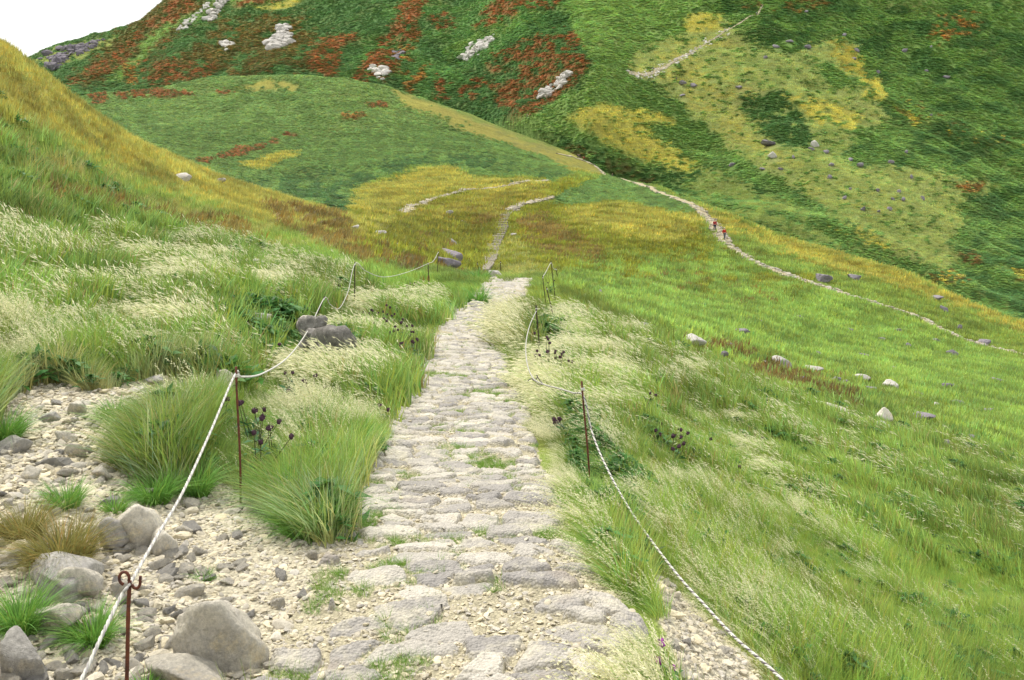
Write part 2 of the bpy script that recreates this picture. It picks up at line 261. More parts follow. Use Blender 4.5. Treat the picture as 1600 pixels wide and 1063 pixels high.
L2R = [
 ('deep', SASA, [(-300,-400),(860,-400),(862,0),(900,60),(925,100),(900,135),(850,170),(775,195),(700,300),(-300,300)], 2, 1, 0),
 ('deepb', SASA, [(500,130),(560,60),(640,-40),(860,-40),(860,40),(740,110),(700,190),(600,160)], 12, .6, 20),
 ('mix', SHRUB, [(225,110),(330,30),(480,22),(500,100),(420,125),(300,130)], 10, .6, 13),
 ('brown', SHRUB, [(330,30),(420,22),(480,30),(480,70),(400,90),(310,100)], 8, .4, 9),
 ('mix', SHRUB, [(110,125),(180,55),(250,-20),(420,-100),(330,0),(280,50),(200,110),(140,135)], 8, .85, 10),
 ('red', SHRUB, [(108,132),(150,95),(205,60),(255,10),(300,-30),(340,-30),(285,35),(250,62),(210,95),(160,125)], 5, .5, 7),
 ('red', SHRUB, [(170,120),(215,85),(262,60),(250,80),(205,115)], 5, .5, 6),
 ('sasab', SASA, [(168,128),(205,92),(240,48),(270,35),(255,60),(225,95),(190,125)], 4, .75, 9),
 ('sasab', SASA, [(240,60),(320,25),(350,10),(420,10),(480,-20),(400,-20),(300,20)], 5, .7, 10),
 ('gold', SHORT, [(400,14),(430,5),(475,-6),(470,2),(430,14)], 2, .9, 5),
 ('red', SHRUB, [(360,10),(410,-10),(460,-20),(440,-2),(400,8)], 3, .6, 6),
 ('olivel', SHORT, [(60,92),(100,72),(180,58),(175,70),(120,95),(80,108)], 3, .7, 6),
 ('red', SHRUB, [(225,130),(228,105),(270,92),(335,98),(330,120),(260,132)], 5, .6, 7),
 ('orange', SHRUB, [(196,100),(215,96),(212,130),(196,128)], 3, .7, 6),
 ('red', SHRUB, [(478,108),(486,72),(510,55),(560,48),(556,60),(530,75),(530,115),(510,122)], 5, .75, 7),
 ('red', SHRUB, [(545,130),(580,85),(610,45),(625,5),(650,-30),(680,-30),(650,40),(655,60),(630,85),(605,125),(570,132)], 5, .72, 7),
 ('orange', SHRUB, [(620,80),(650,60),(650,100),(632,122),(618,110)], 4, .5, 6),
 ('red', SHRUB, [(740,40),(760,10),(800,-30),(890,-30),(870,10),(820,18),(790,40),(755,52)], 5, .6, 8),
 ('red', SHRUB, [(670,30),(700,18),(712,40),(690,50)], 4, .7, 5),
 ('sasa', SASA, [(690,75),(760,42),(830,15),(850,18),(790,52),(740,70),(705,98)], 4, .6, 8),
 ('red', SHRUB, [(770,90),(830,62),(900,45),(918,75),(905,110),(860,150),(800,170),(770,172),(780,140),(810,110),(760,112)], 6, .55, 7),
 ('red', SHRUB, [(715,130),(750,118),(780,135),(750,155),(722,150)], 4, .5, 6),
 ('red', SHRUB, [(670,150),(685,120),(705,130),(700,150)], 4, .5, 6),
 ('red', SHRUB, [(785,188),(830,160),(870,115),(912,85),(920,105),(880,148),(835,178)], 4, .75, 7),
 ('orange', SHRUB, [(625,140),(655,115),(670,100),(660,125),(635,145)], 2, .8, 5),
 ('sasad', SASA, [(500,30),(560,10),(620,-30),(560,-40),(480,0)], 6, .5, 9),
 # broad green slope right of the centre ridge
 ('olivel', SHORT, [(975,112),(985,80),(1060,52),(1130,30),(1180,70),(1230,85),(1300,60),(1335,70),(1330,105),(1350,130),(1372,160),(1385,190),(1345,205),(1310,240),(1330,262),(1420,262),(1560,290),(1495,318),(1505,345),(1480,380),(1520,405),(1470,420),(1400,400),(1330,355),(1240,290),(1150,250),(1120,215),(1060,165),(1010,128)], 6, 1, 0),
 ('pale', SHORT, [(980,112),(1060,60),(1130,45),(1180,90),(1200,200),(1260,270),(1400,340),(1300,320),(1150,230),(1030,140)], 10, .45, 12),
 ('olived', SHORT, [(1150,90),(1230,90),(1340,160),(1300,300),(1420,340),(1480,400),(1330,340),(1220,240),(1150,160)], 10, .5, 12),
 ('sasad', SASA, [(1160,150),(1200,142),(1230,140),(1255,185),(1275,220),(1265,235),(1220,225),(1190,205),(1160,170)], 5, .85, 9),
 ('sasa', SASA, [(1275,102),(1290,98),(1340,122),(1345,135),(1300,138),(1278,115)], 3, 1, 0),
 ('sasa', SASA, [(1310,205),(1345,200),(1350,210),(1320,212)], 2, 1, 0),
 ('gold', SHORT, [(1225,150),(1260,148),(1300,160),(1345,180),(1335,205),(1290,198),(1250,180)], 5, .7, 8),
 ('gold', SHORT, [(1342,126),(1372,122),(1386,146),(1375,156),(1350,154)], 2, .95, 6),
 ('goldd', SHORT, [(1298,64),(1325,66),(1350,100),(1345,124),(1310,108),(1300,90)], 4, .8, 6),
 ('olived', SHORT, [(1030,270),(1080,262),(1150,280),(1250,310),(1350,360),(1400,395),(1330,395),(1250,378),(1150,335),(1060,300)], 7, .75, 10),
 ('olived', SHORT, [(1060,250),(1100,250),(1200,300),(1330,345),(1330,370),(1200,320),(1100,280)], 6, .6, 8),
 ('gold', SHORT, [(1290,345),(1330,350),(1395,386),(1388,394),(1330,380),(1295,362)], 3, .8, 6),
 # centre ridge
 ('sasab', SASA, [(862,-60),(1010,-60),(1120,-20),(1075,30),(1070,50),(1005,70),(980,100),(1000,125),(1060,165),(1105,205),(1160,248),(1245,305),(1330,362),(1240,322),(1140,262),(1090,252),(1060,240),(1020,270),(1100,330),(955,270),(905,244),(760,196),(850,172),(905,140),(925,100),(900,60)], 4, 1, 0),
 ('sasa', SASA, [(1000,128),(1060,165),(1105,205),(1160,248),(1245,305),(1400,400),(1480,440),(1600,500),(1600,530),(1400,440),(1320,395),(1240,322),(1140,262),(1050,230),(990,190)], 6, .9, 9),
 ('sasad', SASA, [(840,205),(900,215),(960,240),(1050,280),(1110,320),(1000,300),(900,262)], 7, .6, 8),
 ('mix', SHRUB, [(880,228),(930,236),(1000,266),(1040,292),(990,288),(940,262),(890,244)], 4, .5, 6),
 ('gold', SHORT, [(888,188),(915,166),(945,162),(985,168),(1030,176),(1056,190),(1050,196),(1005,192),(1020,212),(1060,238),(1095,262),(1060,268),(1010,252),(950,226)], 4, .95, 5),
 ('gold', SHORT, [(1068,32),(1085,20),(1130,22),(1125,48),(1080,50)], 3, .95, 6),
 ('orange', SHRUB, [(1455,50),(1470,22),(1525,18),(1530,50),(1490,60),(1465,82)], 5, .4, 7),
 ('gold', SHRUB, [(1395,166),(1410,170),(1445,192),(1425,194)], 2, .8, 4),
 ('gold', SHRUB, [(1410,150),(1450,165),(1520,205),(1600,215),(1600,235),(1500,222),(1440,195)], 4, .16, 4),
 ('orange', SHRUB, [(1500,286),(1535,284),(1532,300),(1505,298)], 2, .8, 5),
 ('gold', SHRUB, [(1435,428),(1500,425),(1515,448),(1450,446)], 3, .5, 5),
 ('brown', SHRUB, [(1495,395),(1525,392),(1535,412),(1505,412)], 3, .6, 6),
 ('gold', SHRUB, [(1575,418),(1610,420),(1610,440),(1590,436)], 2, .9, 6),
 ('brown', SHRUB, [(1150,10),(1260,-10),(1330,0),(1240,18)], 4, .45, 7),
 ('gold', SHORT, [(1560,500),(1620,515),(1620,530),(1570,512)], 2, .9, 6),
]
NHILL = [i for i, r in enumerate(L1R) if r[1] == SASA][0]; NGRAV = [i for i, r in enumerate(L1R) if r[1] == GRAVEL][0]; HILLK = (2, 3, 4)
L1C = np.array([lin(C[r[0]]) for r in L1R]); L2C = np.array([lin(C[r[0]]) for r in L2R])
def cover(layer, px, py, hard=False, d=None):
    """albedo and kind of the cover at a place; py is its undisturbed row"""
    px = np.asarray(px, float); py = np.asarray(py, float)
    R, RC = (L1R, L1C) if layer == 1 else (L2R, L2C)
    wx = px + (fbm(px / 22, py / 11, 41 + layer, 3) - .5) * 20; wy = py + (fbm(px / 22, py / 11, 51 + layer, 3) - .5) * 10
    base = lin(C['field'] if layer == 1 else C['sasa'])
    col = np.broadcast_to(base, px.shape + (3,)).copy()
    kind = np.full(px.shape, GRASS if layer == 1 else SASA)
    if layer == 2:
        m = fbm(px / 30, py / 14, 77, 4); col = col + (lin(C['sasad']) - col) * sstep(.42, .62, m)[..., None]
    rnd = (.55 * rng.uniform(0, 1, px.shape) + .45 * sstep(.3, .7, fbm(px / 5, py / 2.6, 33, 2))) if hard else None
    for k_, (r, rc) in enumerate(zip(R, RC)):
        sd_ = sdf(r[2], wx, wy); soft = r[3] * (2.1 if hard else 1.5)
        if sd_.max() < -soft: continue
        wgt = sstep(-soft, soft, sd_)
        if layer == 1 and k_ >= NHILL and k_ < NGRAV: wgt = wgt * ((d > 72) if d is not None else 1)
        if layer == 1 and k_ in HILLK: wgt = wgt * ((d < 78) | (px > 560) if d is not None else 1)
        if r[4] < 1 and r[5] > 0:
            n = fbm(px / r[5] / 1.6, py / r[5] * 1.2, 91 + int(r[2][0][0]) % 50, 4)
            t = .5 + (.5 - r[4]) * .55
            wgt = wgt * sstep(t - .1, t + .1, n)
        if hard: wgt = (wgt > np.clip(rnd, .04, .96)).astype(float)
        col = col * (1 - wgt[..., None]) + rc * wgt[..., None]; kind = np.where(wgt > .5, r[1], kind)
    return col, kind

# ------------------------------------------------------------------ materials
def mat(name):
    m = bpy.data.materials.new(name); m.use_nodes = True; m.node_tree.nodes.clear(); return m, m.node_tree.nodes, m.node_tree.links
def N(nodes, t, **k):
    n = nodes.new(t)
    for a, b in k.items(): setattr(n, a, b)
    return n
def noise(nodes, links, vec, scale, detail=4, rough=.6):
    n = N(nodes, 'ShaderNodeTexNoise'); n.inputs['Scale'].default_value = scale; n.inputs['Detail'].default_value = detail; n.inputs['Roughness'].default_value = rough
    if vec: links.new(vec, n.inputs['Vector'])
    return n.outputs[0]
def mrange(nodes, links, v, a, b, c, d):
    n = N(nodes, 'ShaderNodeMapRange'); links.new(v, n.inputs[0])
    for i, q in enumerate((a, b, c, d)): n.inputs[i + 1].default_value = q
    return n.outputs[0]
def mixc(nodes, links, fac, a, b, mode='MIX'):
    n = N(nodes, 'ShaderNodeMix', data_type='RGBA', blend_type=mode)
    for s, v in ((0, fac), (6, a), (7, b)):
        if isinstance(v, bpy.types.NodeSocket): links.new(v, n.inputs[s])
        elif isinstance(v, (int, float)): n.inputs[s].default_value = v if s == 0 else (v, v, v, 1)
        else: n.inputs[s].default_value = (*v, 1)
    return n.outputs[2]
def out(nodes, links, col, rough=.9, bump=None, bstr=.5, bdist=.02, spec=.25, trans=0):
    p = N(nodes, 'ShaderNodeBsdfPrincipled')
    if isinstance(col, bpy.types.NodeSocket): links.new(col, p.inputs['Base Color'])
    else: p.inputs['Base Color'].default_value = (*col, 1)
    if isinstance(rough, bpy.types.NodeSocket): links.new(rough, p.inputs['Roughness'])
    else: p.inputs['Roughness'].default_value = rough
    p.inputs['Specular IOR Level'].default_value = spec
    if bump is not None:
        b = N(nodes, 'ShaderNodeBump'); b.inputs['Strength'].default_value = bstr; b.inputs['Distance'].default_value = bdist
        links.new(bump, b.inputs['Height']); links.new(b.outputs[0], p.inputs['Normal'])
    sh = p.outputs[0]
    if trans:
        t = N(nodes, 'ShaderNodeBsdfTranslucent'); mx = N(nodes, 'ShaderNodeMixShader'); mx.inputs[0].default_value = trans
        if isinstance(col, bpy.types.NodeSocket): links.new(col, t.inputs[0])
        else: t.inputs[0].default_value = (*col, 1)
        links.new(sh, mx.inputs[1]); links.new(t.outputs[0], mx.inputs[2]); sh = mx.outputs[0]
    o = N(nodes, 'ShaderNodeOutputMaterial'); links.new(sh, o.inputs[0])
def ground_mat(name, s1, s2, s3, bd):
    m, n, l = mat(name)
    geo = N(n, 'ShaderNodeNewGeometry'); v = geo.outputs['Position']
    a = N(n, 'ShaderNodeAttribute', attribute_name='col')
    n1 = mrange(n, l, noise(n, l, v, s1, 5, .65), .3, .7, .72, 1.25); n2 = mrange(n, l, noise(n, l, v, s2, 4, .7), .3, .7, .7, 1.28)
    c = mixc(n, l, 1.0, a.outputs[0], n1, 'MULTIPLY'); c = mixc(n, l, 1.0, c, n2, 'MULTIPLY')
    br = mrange(n, l, noise(n, l, v, s3, 3, .6), .5, .72, 0, .45); c = mixc(n, l, br, c, tuple(lin((128, 112, 66))))
    g = N(n, 'ShaderNodeAttribute', attribute_name='grit')
    vo = N(n, 'ShaderNodeTexVoronoi'); vo.inputs['Scale'].default_value = 34; l.new(v, vo.inputs['Vector'])
    sp = mixc(n, l, mrange(n, l, noise(n, l, v, 9, 5, .7), .35, .65, 0, 1), tuple(lin((216, 208, 182))), tuple(lin((190, 182, 158))))
    sp = mixc(n, l, 1.0, sp, mrange(n, l, vo.outputs['Distance'], 0, .8, 1.1, .6), 'MULTIPLY')
    c = mixc(n, l, g.outputs['Fac'], c, sp)
    h = N(n, 'ShaderNodeMath', operation='ADD'); l.new(noise(n, l, v, s2, 6, .75), h.inputs[0]); l.new(vo.outputs['Distance'], h.inputs[1])
    out(n, l, c, .95, h.outputs[0], .7, bd, .1)
    return m
M = {}
M['ground'] = ground_mat('meadow_ground', .9, 9, .35, .04)
M['hill'] = ground_mat('hill_ground', .12, 1.1, .03, .5)
def leaf_mat(name, trans=.3, rough=.6, tint=None):
    """plant colour comes from the place where the plant stands, each leaf a little different"""
    m, n, l = mat(name)
    if tint is None: a = N(n, 'ShaderNodeAttribute', attribute_name='tint', attribute_type='INSTANCER'); c = a.outputs[0]
    else: r = N(n, 'ShaderNodeRGB'); r.outputs[0].default_value = (*tint, 1); c = r.outputs[0]
    b = N(n, 'ShaderNodeAttribute', attribute_name='var')
    c = mixc(n, l, 1.0, c, b.outputs[0], 'MULTIPLY')
    out(n, l, c, rough, None, trans=trans, spec=.3); return m
M['blade'] = leaf_mat('grass_blade', .35)
M['leaf'] = leaf_mat('leaf', .38, .6)
def plume_mat(name):
    m, n, l = mat(name)
    b = N(n, 'ShaderNodeAttribute', attribute_name='var')
    c = mixc(n, l, 1.0, tuple(lin((232, 228, 190))), b.outputs[0], 'MULTIPLY'); out(n, l, c, .7, None, trans=.4); return m
M['plume'] = plume_mat('seed_head')
M['tussock'] = leaf_mat('tussock_blade', .35, .6, tuple(lin((112, 158, 70))))
M['tussock_dry'] = leaf_mat('dry_tussock_blade', .35, .6, tuple(lin((138, 134, 74))))
M['forb'] = leaf_mat('thistle_leaf', .2, .55, tuple(lin((62, 104, 58))))
def rock_mat(name, c1, c2, c3, scale=1.0, bd=.03):
    m, n, l = mat(name)
    tc = N(n, 'ShaderNodeTexCoord'); v = tc.outputs['Object']
    f = mrange(n, l, noise(n, l, v, 2.2 * scale, 6, .7), .35, .65, 0, 1)
    c = mixc(n, l, f, tuple(lin(c1)), tuple(lin(c2)))
    f2 = mrange(n, l, noise(n, l, v, 6 * scale, 5, .7), .55, .7, 0, .8); c = mixc(n, l, f2, c, tuple(lin(c3)))
    f3 = mrange(n, l, noise(n, l, v, 45 * scale, 4, .8), .3, .7, .7, 1.25); c = mixc(n, l, 1.0, c, f3, 'MULTIPLY')
    oi = N(n, 'ShaderNodeObjectInfo'); c = mixc(n, l, 1.0, c, mrange(n, l, oi.outputs['Random'], 0, 1, .82, 1.15), 'MULTIPLY')
    out(n, l, c, .9, noise(n, l, v, 9 * scale, 10, .8), 1.0, bd * 1.8, .2); return m
M['rock'] = rock_mat('pale_rock', (236,228,208), (196,190,180), (232,216,178))
M['rockd'] = rock_mat('grey_rock', (200,196,186), (166,162,158), (210,198,172))
M['rockp'] = rock_mat('dark_crag', (140,134,138), (96,90,102), (164,158,152), .12, .3)
M['rockf'] = rock_mat('valley_rock', (142,136,140), (112,106,114), (168,162,156))
M['lichen'] = rock_mat('lichened_rock', (172,167,158), (120,116,110), (200,198,190), 4)
def stone_tint_mat(name):
    m, n, l = mat(name)
    a = N(n, 'ShaderNodeAttribute', attribute_name='tint', attribute_type='INSTANCER'); tc = N(n, 'ShaderNodeTexCoord')
    f3 = mrange(n, l, noise(n, l, tc.outputs['Object'], 3, 4, .8), .3, .7, .75, 1.2); c = mixc(n, l, 1.0, a.outputs[0], f3, 'MULTIPLY')
    out(n, l, c, .9, noise(n, l, tc.outputs['Object'], 6, 4, .7), .5, .02, .2); return m
M['pebble'] = stone_tint_mat('pebble')

# ------------------------------------------------------------------ ground meshes
def sheet(name, T, c0, c1, l0, l1, layer, cs, rs, m, gfun=None):
    """part of a terrain as one mesh: columns px c0..c1, distances l0..l1"""
    i = np.nonzero((T.px >= c0) & (T.px <= c1))[0][::cs]; j = np.nonzero((np.exp(T.ld) >= l0) & (np.exp(T.ld) <= l1))[0][::rs]
    X = T.X[np.ix_(i, j)]; Y = T.Y[np.ix_(i, j)]; Z = T.Z[np.ix_(i, j)]; PY = T.PY[np.ix_(i, j)]
    V = np.stack([X, Y, Z], -1).reshape(-1, 3)
    col, kind = cover(layer, np.repeat(T.px[i][:, None], len(j), 1).ravel(), PY.ravel(), d=Y.ravel())
    # bare soil tone under plants: the cover colour, a little browner
    ok = ((T.ld[j][None, :] >= T.lmin[i][:, None] - .01) & (T.ld[j][None, :] <= T.lmax[i][:, None] + .01)).ravel()
    f = grid_faces(len(i), len(j)); f = f[ok[f].all(1)]
    o = mesh_np(name, V, f, [m])
    grit = (kind == GRAVEL).astype(float)
    vattr(o, 'col', col * (1.1 if layer == 2 else .9)); vattr(o, 'grit', grit); tag(o, kind='structure'); return o
sheet('ground', T1, -500, 2100, 1.5, 68, 1, 1, 1, M['ground'])
sheet('hill', T1, -500, 2100, 66.9, 470, 1, 1, 1, M['hill']).location.z = 0
sheet('mountain', T2, -300, 2200, 190, 1001, 2, 1, 1, M['hill'])

# ------------------------------------------------------------------ prototypes for ground cover (kept outside the scene, placed by geometry nodes)
WIND = np.array([-1.0, .35])                 # the wind blows to the left and a little away
def blades(n, rad, hmin, hmax, wid, lean, windk, segs=4, droop=.5, spread_pow=.5, rs=None):
    """n tapering curved strips; returns verts, quads, per-vertex variation"""
    r = rs or rng
    a = r.uniform(0, 2 * np.pi, n); q = rad * r.uniform(0, 1, n) ** spread_pow
    bx, by = q * np.cos(a), q * np.sin(a); L = r.uniform(hmin, hmax, n)
    dirx = np.cos(a) * lean * r.uniform(.3, 1.3, n) + WIND[0] * windk * r.uniform(.6, 1.2, n) + r.normal(0, .12, n)
    diry = np.sin(a) * lean * r.uniform(.3, 1.3, n) + WIND[1] * windk * r.uniform(.6, 1.2, n) + r.normal(0, .12, n)
    t = np.linspace(0, 1, segs + 1)[None, :]
    curve = t ** 1.7
    hor = np.sqrt(dirx ** 2 + diry ** 2)[:, None]
    X = bx[:, None] + L[:, None] * dirx[:, None] * curve; Y = by[:, None] + L[:, None] * diry[:, None] * curve
    Z = L[:, None] * (t - droop * np.minimum(hor, 1.4) * .5 * t ** 2.2) / np.sqrt(1 + .3 * hor ** 2)
    fa = r.uniform(0, np.pi, n); W = wid * r.uniform(.7, 1.3, n)
    wx = (np.cos(fa) * W)[:, None] * (1 - t ** 1.5 * .92) * .5; wy = (np.sin(fa) * W)[:, None] * (1 - t ** 1.5 * .92) * .5
    V = np.stack([np.stack([X - wx, Y - wy, Z], -1), np.stack([X + wx, Y + wy, Z], -1)], 2).reshape(-1, 3)
    k = (np.arange(n)[:, None] * (segs + 1) * 2 + np.arange(segs)[None, :] * 2).ravel()
    Fc = np.stack([k, k + 1, k + 3, k + 2], 1)
    v = r.uniform(.72, 1.3, n)[:, None, None]; warm = r.uniform(-.12, .12, n)[:, None, None]
    tt = np.repeat(t, n, 0)[:, :, None]
    base = np.clip(1 - tt * 2.2, 0, 1)                       # straw coloured foot of each blade
    col = np.concatenate([v * (1 + warm + .22 * base), v * (1 + .12 * base + 0 * warm), v * (1 - warm * .5 + .05 * base)], 2)
    col = np.repeat(col[:, :, None, :], 2, 2).reshape(-1, 3)
    return V, Fc, col, (X, Y, Z)
def plumes(n, rad, hmin, hmax, windk, thick, rs, sprays=16, lk=1., jit=.5):
    """thin stalks carrying a drooping feathery seed head"""
    V, Fc, col, (X, Y, Z) = blades(n, rad, hmin, hmax, .004 if thick < .02 else .008, .15, windk, 6, .75, .6, rs)
    Vs = [V]; Fs = [Fc]; Cs = [col * 1.25]; off = len(V); fm = [np.zeros(len(Fc), int)]
    for b in range(n):
        P = np.stack([X[b], Y[b], Z[b]], 1)
        for s in range(sprays):
            t = 3.4 + 2.6 * (s + rs.uniform(0, 1)) / sprays; i = min(int(t), 5); f = t - i
            p = P[i] * (1 - f) + P[i + 1] * f; d = P[6] - P[4]; d = d / (np.linalg.norm(d) + 1e-9)
            u = rs.normal(0, 1, 3); u -= d * (u @ d); u /= np.linalg.norm(u) + 1e-9
            ln = lk * thick * rs.uniform(1.2, 2.6) * (1.1 - .5 * (t - 3.4) / 2.6); dd = d * .85 + u * jit + np.array([0, 0, -.15]); wv = np.cross(dd, rs.normal(0, 1, 3)); wv = wv / (np.linalg.norm(wv) + 1e-9) * thick * .2
            q = np.array([p, p + dd * ln * .5 + wv, p + dd * ln, p + dd * ln * .5 - wv])
            Vs.append(q); Fs.append(np.array([[0, 1, 2, 3]]) + off); off += 4; Cs.append(np.full((4, 3), rs.uniform(.78, 1.18)))
        fm.append(np.ones(sprays, int))
    return np.concatenate(Vs), np.concatenate(Fs), np.concatenate(Cs), np.concatenate(fm)
def leaves(n, rx, rz, ln, wd, rs, up=.35, z0=0., solid=.35, low=.65):
    """leaf-sized diamonds spread through a low dome"""
    a = rs.uniform(0, 2 * np.pi, n); q = rs.uniform(solid, 1, n) ** .5; e = rs.uniform(0, 1, n) ** low * np.pi / 2
    c = np.stack([np.cos(a) * np.cos(e) * rx * q, np.sin(a) * np.cos(e) * rx * q, z0 + np.sin(e) * rz * q], 1)
    d = np.stack([np.cos(a + rs.normal(0, .9, n)), np.sin(a + rs.normal(0, .9, n)), rs.normal(up * .3, .35, n)], 1); d /= np.linalg.norm(d, axis=1)[:, None]
    nrm = np.stack([rs.normal(0, .4, n), rs.normal(0, .4, n), np.ones(n)], 1); s = np.cross(d, nrm); s /= np.linalg.norm(s, axis=1)[:, None]
    L = (ln * rs.uniform(.6, 1.3, n))[:, None]; W = (wd * rs.uniform(.6, 1.3, n))[:, None]
    q4 = np.stack([c - d * L * .5, c + s * W * .5, c + d * L * .5 - np.array([0, 0, 1]) * L * .12, c - s * W * .5], 1)
    v = rs.uniform(.62, 1.38, n)[:, None]; wrm = rs.normal(0, .1, n)[:, None]
    col = np.repeat(np.concatenate([v * (1 + wrm), v, v * (1 - wrm)], 1)[:, None, :], 4, 1).reshape(-1, 3)
    return q4.reshape(-1, 3), np.arange(4 * n).reshape(n, 4), col
def proto_coll(name, objs):
    c = bpy.data.collections.new(name)
    for o in objs: c.objects.link(o)
    return c
def pobj(name, V, Fc, col, mats, fm=None):
    o = mesh_np(name, V, Fc, mats, smooth=True, fmat=fm, link=False); vattr(o, 'var', col); return o
def rr(s): return np.random.default_rng(s)
def join(parts):
    Vs, Fs, Cs, Ms = [], [], [], []; off = 0
    for V, Fc, Cc, mi in parts:
        Vs.append(V); Fs.append(Fc + off); off += len(V); Cs.append(Cc); Ms.append(mi if hasattr(mi, '__len__') else np.full(len(Fc), mi))
    return np.concatenate(Vs), np.concatenate(Fs), np.concatenate(Cs), np.concatenate(Ms)
MB_ = [M['blade'], M['plume']]
def tuft(k, nb, rad, h0, h1, wid, lean, wk, npl=0, p0=0, p1=0, pw=0, pth=.012, sp=16, lk=1., jit=.5):
    r = rr(k); V, Fc, Cc, _ = blades(nb, rad, h0, h1, wid, lean, wk, rs=r); parts = [(V, Fc, Cc, 0)]
    if npl:
        parts.append(plumes(npl, rad * .8, p0, p1, pw, pth, r, sp, lk, jit))
    V, Fc, Cc, fm = join(parts); return pobj('grass_tuft', V, Fc, Cc, MB_, fm)
PC = {
 'green': proto_coll('green_tufts', [tuft(100 + i, 44, .14, .12, .42, .0085, .7, .35) for i in range(6)]),
 'plume': proto_coll('plume_tufts', [tuft(120 + i, 40, .13, .16, .42, .008, .45, .55, 6, .4, .66, .8, .019, 20) for i in range(6)]),
 'plumeup': proto_coll('upright_plume_tufts', [tuft(140 + i, 40, .13, .16, .4, .008, .45, .25, 5, .4, .64, .5, .018, 18) for i in range(5)]),
 'farg': proto_coll('far_green_tufts', [tuft(160 + i, 26, .24, .14, .36, .022, .5, .45) for i in range(4)]),
 'farp': proto_coll('far_plume_tufts', [tuft(180 + i, 26, .24, .16, .38, .02, .4, .6, 6, .4, .66, .85, .03, 4, 2.2, .22) for i in range(5)]),
 'short': proto_coll('short_tufts', [tuft(200 + i, 30, .35, .08, .24, .035, .7, .3) for i in range(4)]),
}
def leafp(k, n, rx, rz, ln, wd, **kw):
    V, Fc, Cc = leaves(n, rx, rz, ln, wd, rr(k), **kw); return pobj('leaf_clump', V, Fc, Cc, [M['leaf']])
PC['sasa'] = proto_coll('bamboo_clumps', [leafp(220 + i, 110, .8, .5, .3, .15) for i in range(5)])
PC['shrub'] = proto_coll('shrub_clumps', [leafp(240 + i, 100, .85, .8, .24, .17, up=.5) for i in range(5)])
PC['forb'] = proto_coll('forb_clumps', [leafp(260 + i, 60, .2, .2, .11, .035, up=1) for i in range(4)])
def facet_rock(r, sub=3, planes=12, flat=.6, nz=.05, soft=14):
    bm = bmesh.new(); bmesh.ops.create_icosphere(bm, subdivisions=sub, radius=1)
    D = np.array([v.co[:] for v in bm.verts]); Fc = np.array([[v.index for v in f.verts] for f in bm.faces]); bm.free()
    n = r.normal(0, 1, (planes, 3)); n /= np.linalg.norm(n, axis=1)[:, None]; h = r.uniform(.6, 1, planes)
    q = np.clip(D @ n.T, 0, None) / h[None, :]; m = (q ** soft).sum(1) ** (1 / soft); R = 1 / np.maximum(m, .55)
    R *= 1 + (fbm(D[:, 0] * 2 + 5, D[:, 1] * 2 + D[:, 2] * 1.7, int(r.integers(99)), 3) - .5) * nz * 4 + (fbm(D[:, 0] * 7 + D[:, 2] * 5, D[:, 1] * 7 - D[:, 2] * 3, int(r.integers(99)), 3) - .5) * nz * 1.6
    V = D * R[:, None]; V[:, 2] *= flat; V[:, 0] *= r.uniform(1, 1.35); return V, Fc
def peb(k):
    V, Fc = facet_rock(rr(k), 2, 9, .55, .05, 10); o = mesh_np('pebble', V, Fc, [M['pebble']], smooth=False, link=False); return o
PC['peb'] = proto_coll('pebbles', [peb(300 + i) for i in range(8)])

def scatter(name, x, y, z, scl, coll, tint, rot=None, label=None, cat=None):
    n = len(x); me = bpy.data.meshes.new(name); me.vertices.add(n)
    me.vertices.foreach_set('co', np.stack([x, y, z], 1).astype(np.float32).ravel())
    if rot is None: rot = np.stack([np.zeros(n), np.zeros(n), rng.uniform(-.5, .5, n)], 1)
    if np.ndim(scl) == 1: scl = np.repeat(scl[:, None], 3, 1)
    a = me.attributes.new('rot', 'FLOAT_VECTOR', 'POINT'); a.data.foreach_set('vector', rot.astype(np.float32).ravel())
    a = me.attributes.new('scl', 'FLOAT_VECTOR', 'POINT'); a.data.foreach_set('vector', scl.astype(np.float32).ravel())
    a = me.attributes.new('idx', 'INT', 'POINT'); a.data.foreach_set('value', rng.integers(0, 1000, n).astype(np.int32))
    b = np.ones((n, 4), np.float32); b[:, :3] = tint
    a = me.attributes.new('tint', 'FLOAT_COLOR', 'POINT'); a.data.foreach_set('color', b.ravel())
    o = bpy.data.objects.new(name, me); COL.objects.link(o)
    g = bpy.data.node_groups.new(name, 'GeometryNodeTree')
    g.interface.new_socket('Geometry', in_out='INPUT', socket_type='NodeSocketGeometry'); g.interface.new_socket('Geometry', in_out='OUTPUT', socket_type='NodeSocketGeometry')
    gi = g.nodes.new('NodeGroupInput'); go = g.nodes.new('NodeGroupOutput'); ip = g.nodes.new('GeometryNodeInstanceOnPoints'); ci = g.nodes.new('GeometryNodeCollectionInfo')
    ci.inputs['Collection'].default_value = coll; ci.inputs['Separate Children'].default_value = True; ci.inputs['Reset Children'].default_value = True
    def na(nm, t): q = g.nodes.new('GeometryNodeInputNamedAttribute'); q.data_type = t; q.inputs[0].default_value = nm; return q.outputs[0]
    L = g.links.new
    L(gi.outputs[0], ip.inputs['Points']); L(ci.outputs[0], ip.inputs['Instance']); ip.inputs['Pick Instance'].default_value = True
    L(na('idx', 'INT'), ip.inputs['Instance Index']); L(na('rot', 'FLOAT_VECTOR'), ip.inputs['Rotation']); L(na('scl', 'FLOAT_VECTOR'), ip.inputs['Scale']); L(ip.outputs[0], go.inputs[0])
    md = o.modifiers.new('cover', 'NODES'); md.node_group = g
    if label: tag(o, label, cat, kind='stuff')
    else: tag(o, kind='stuff')
    return o
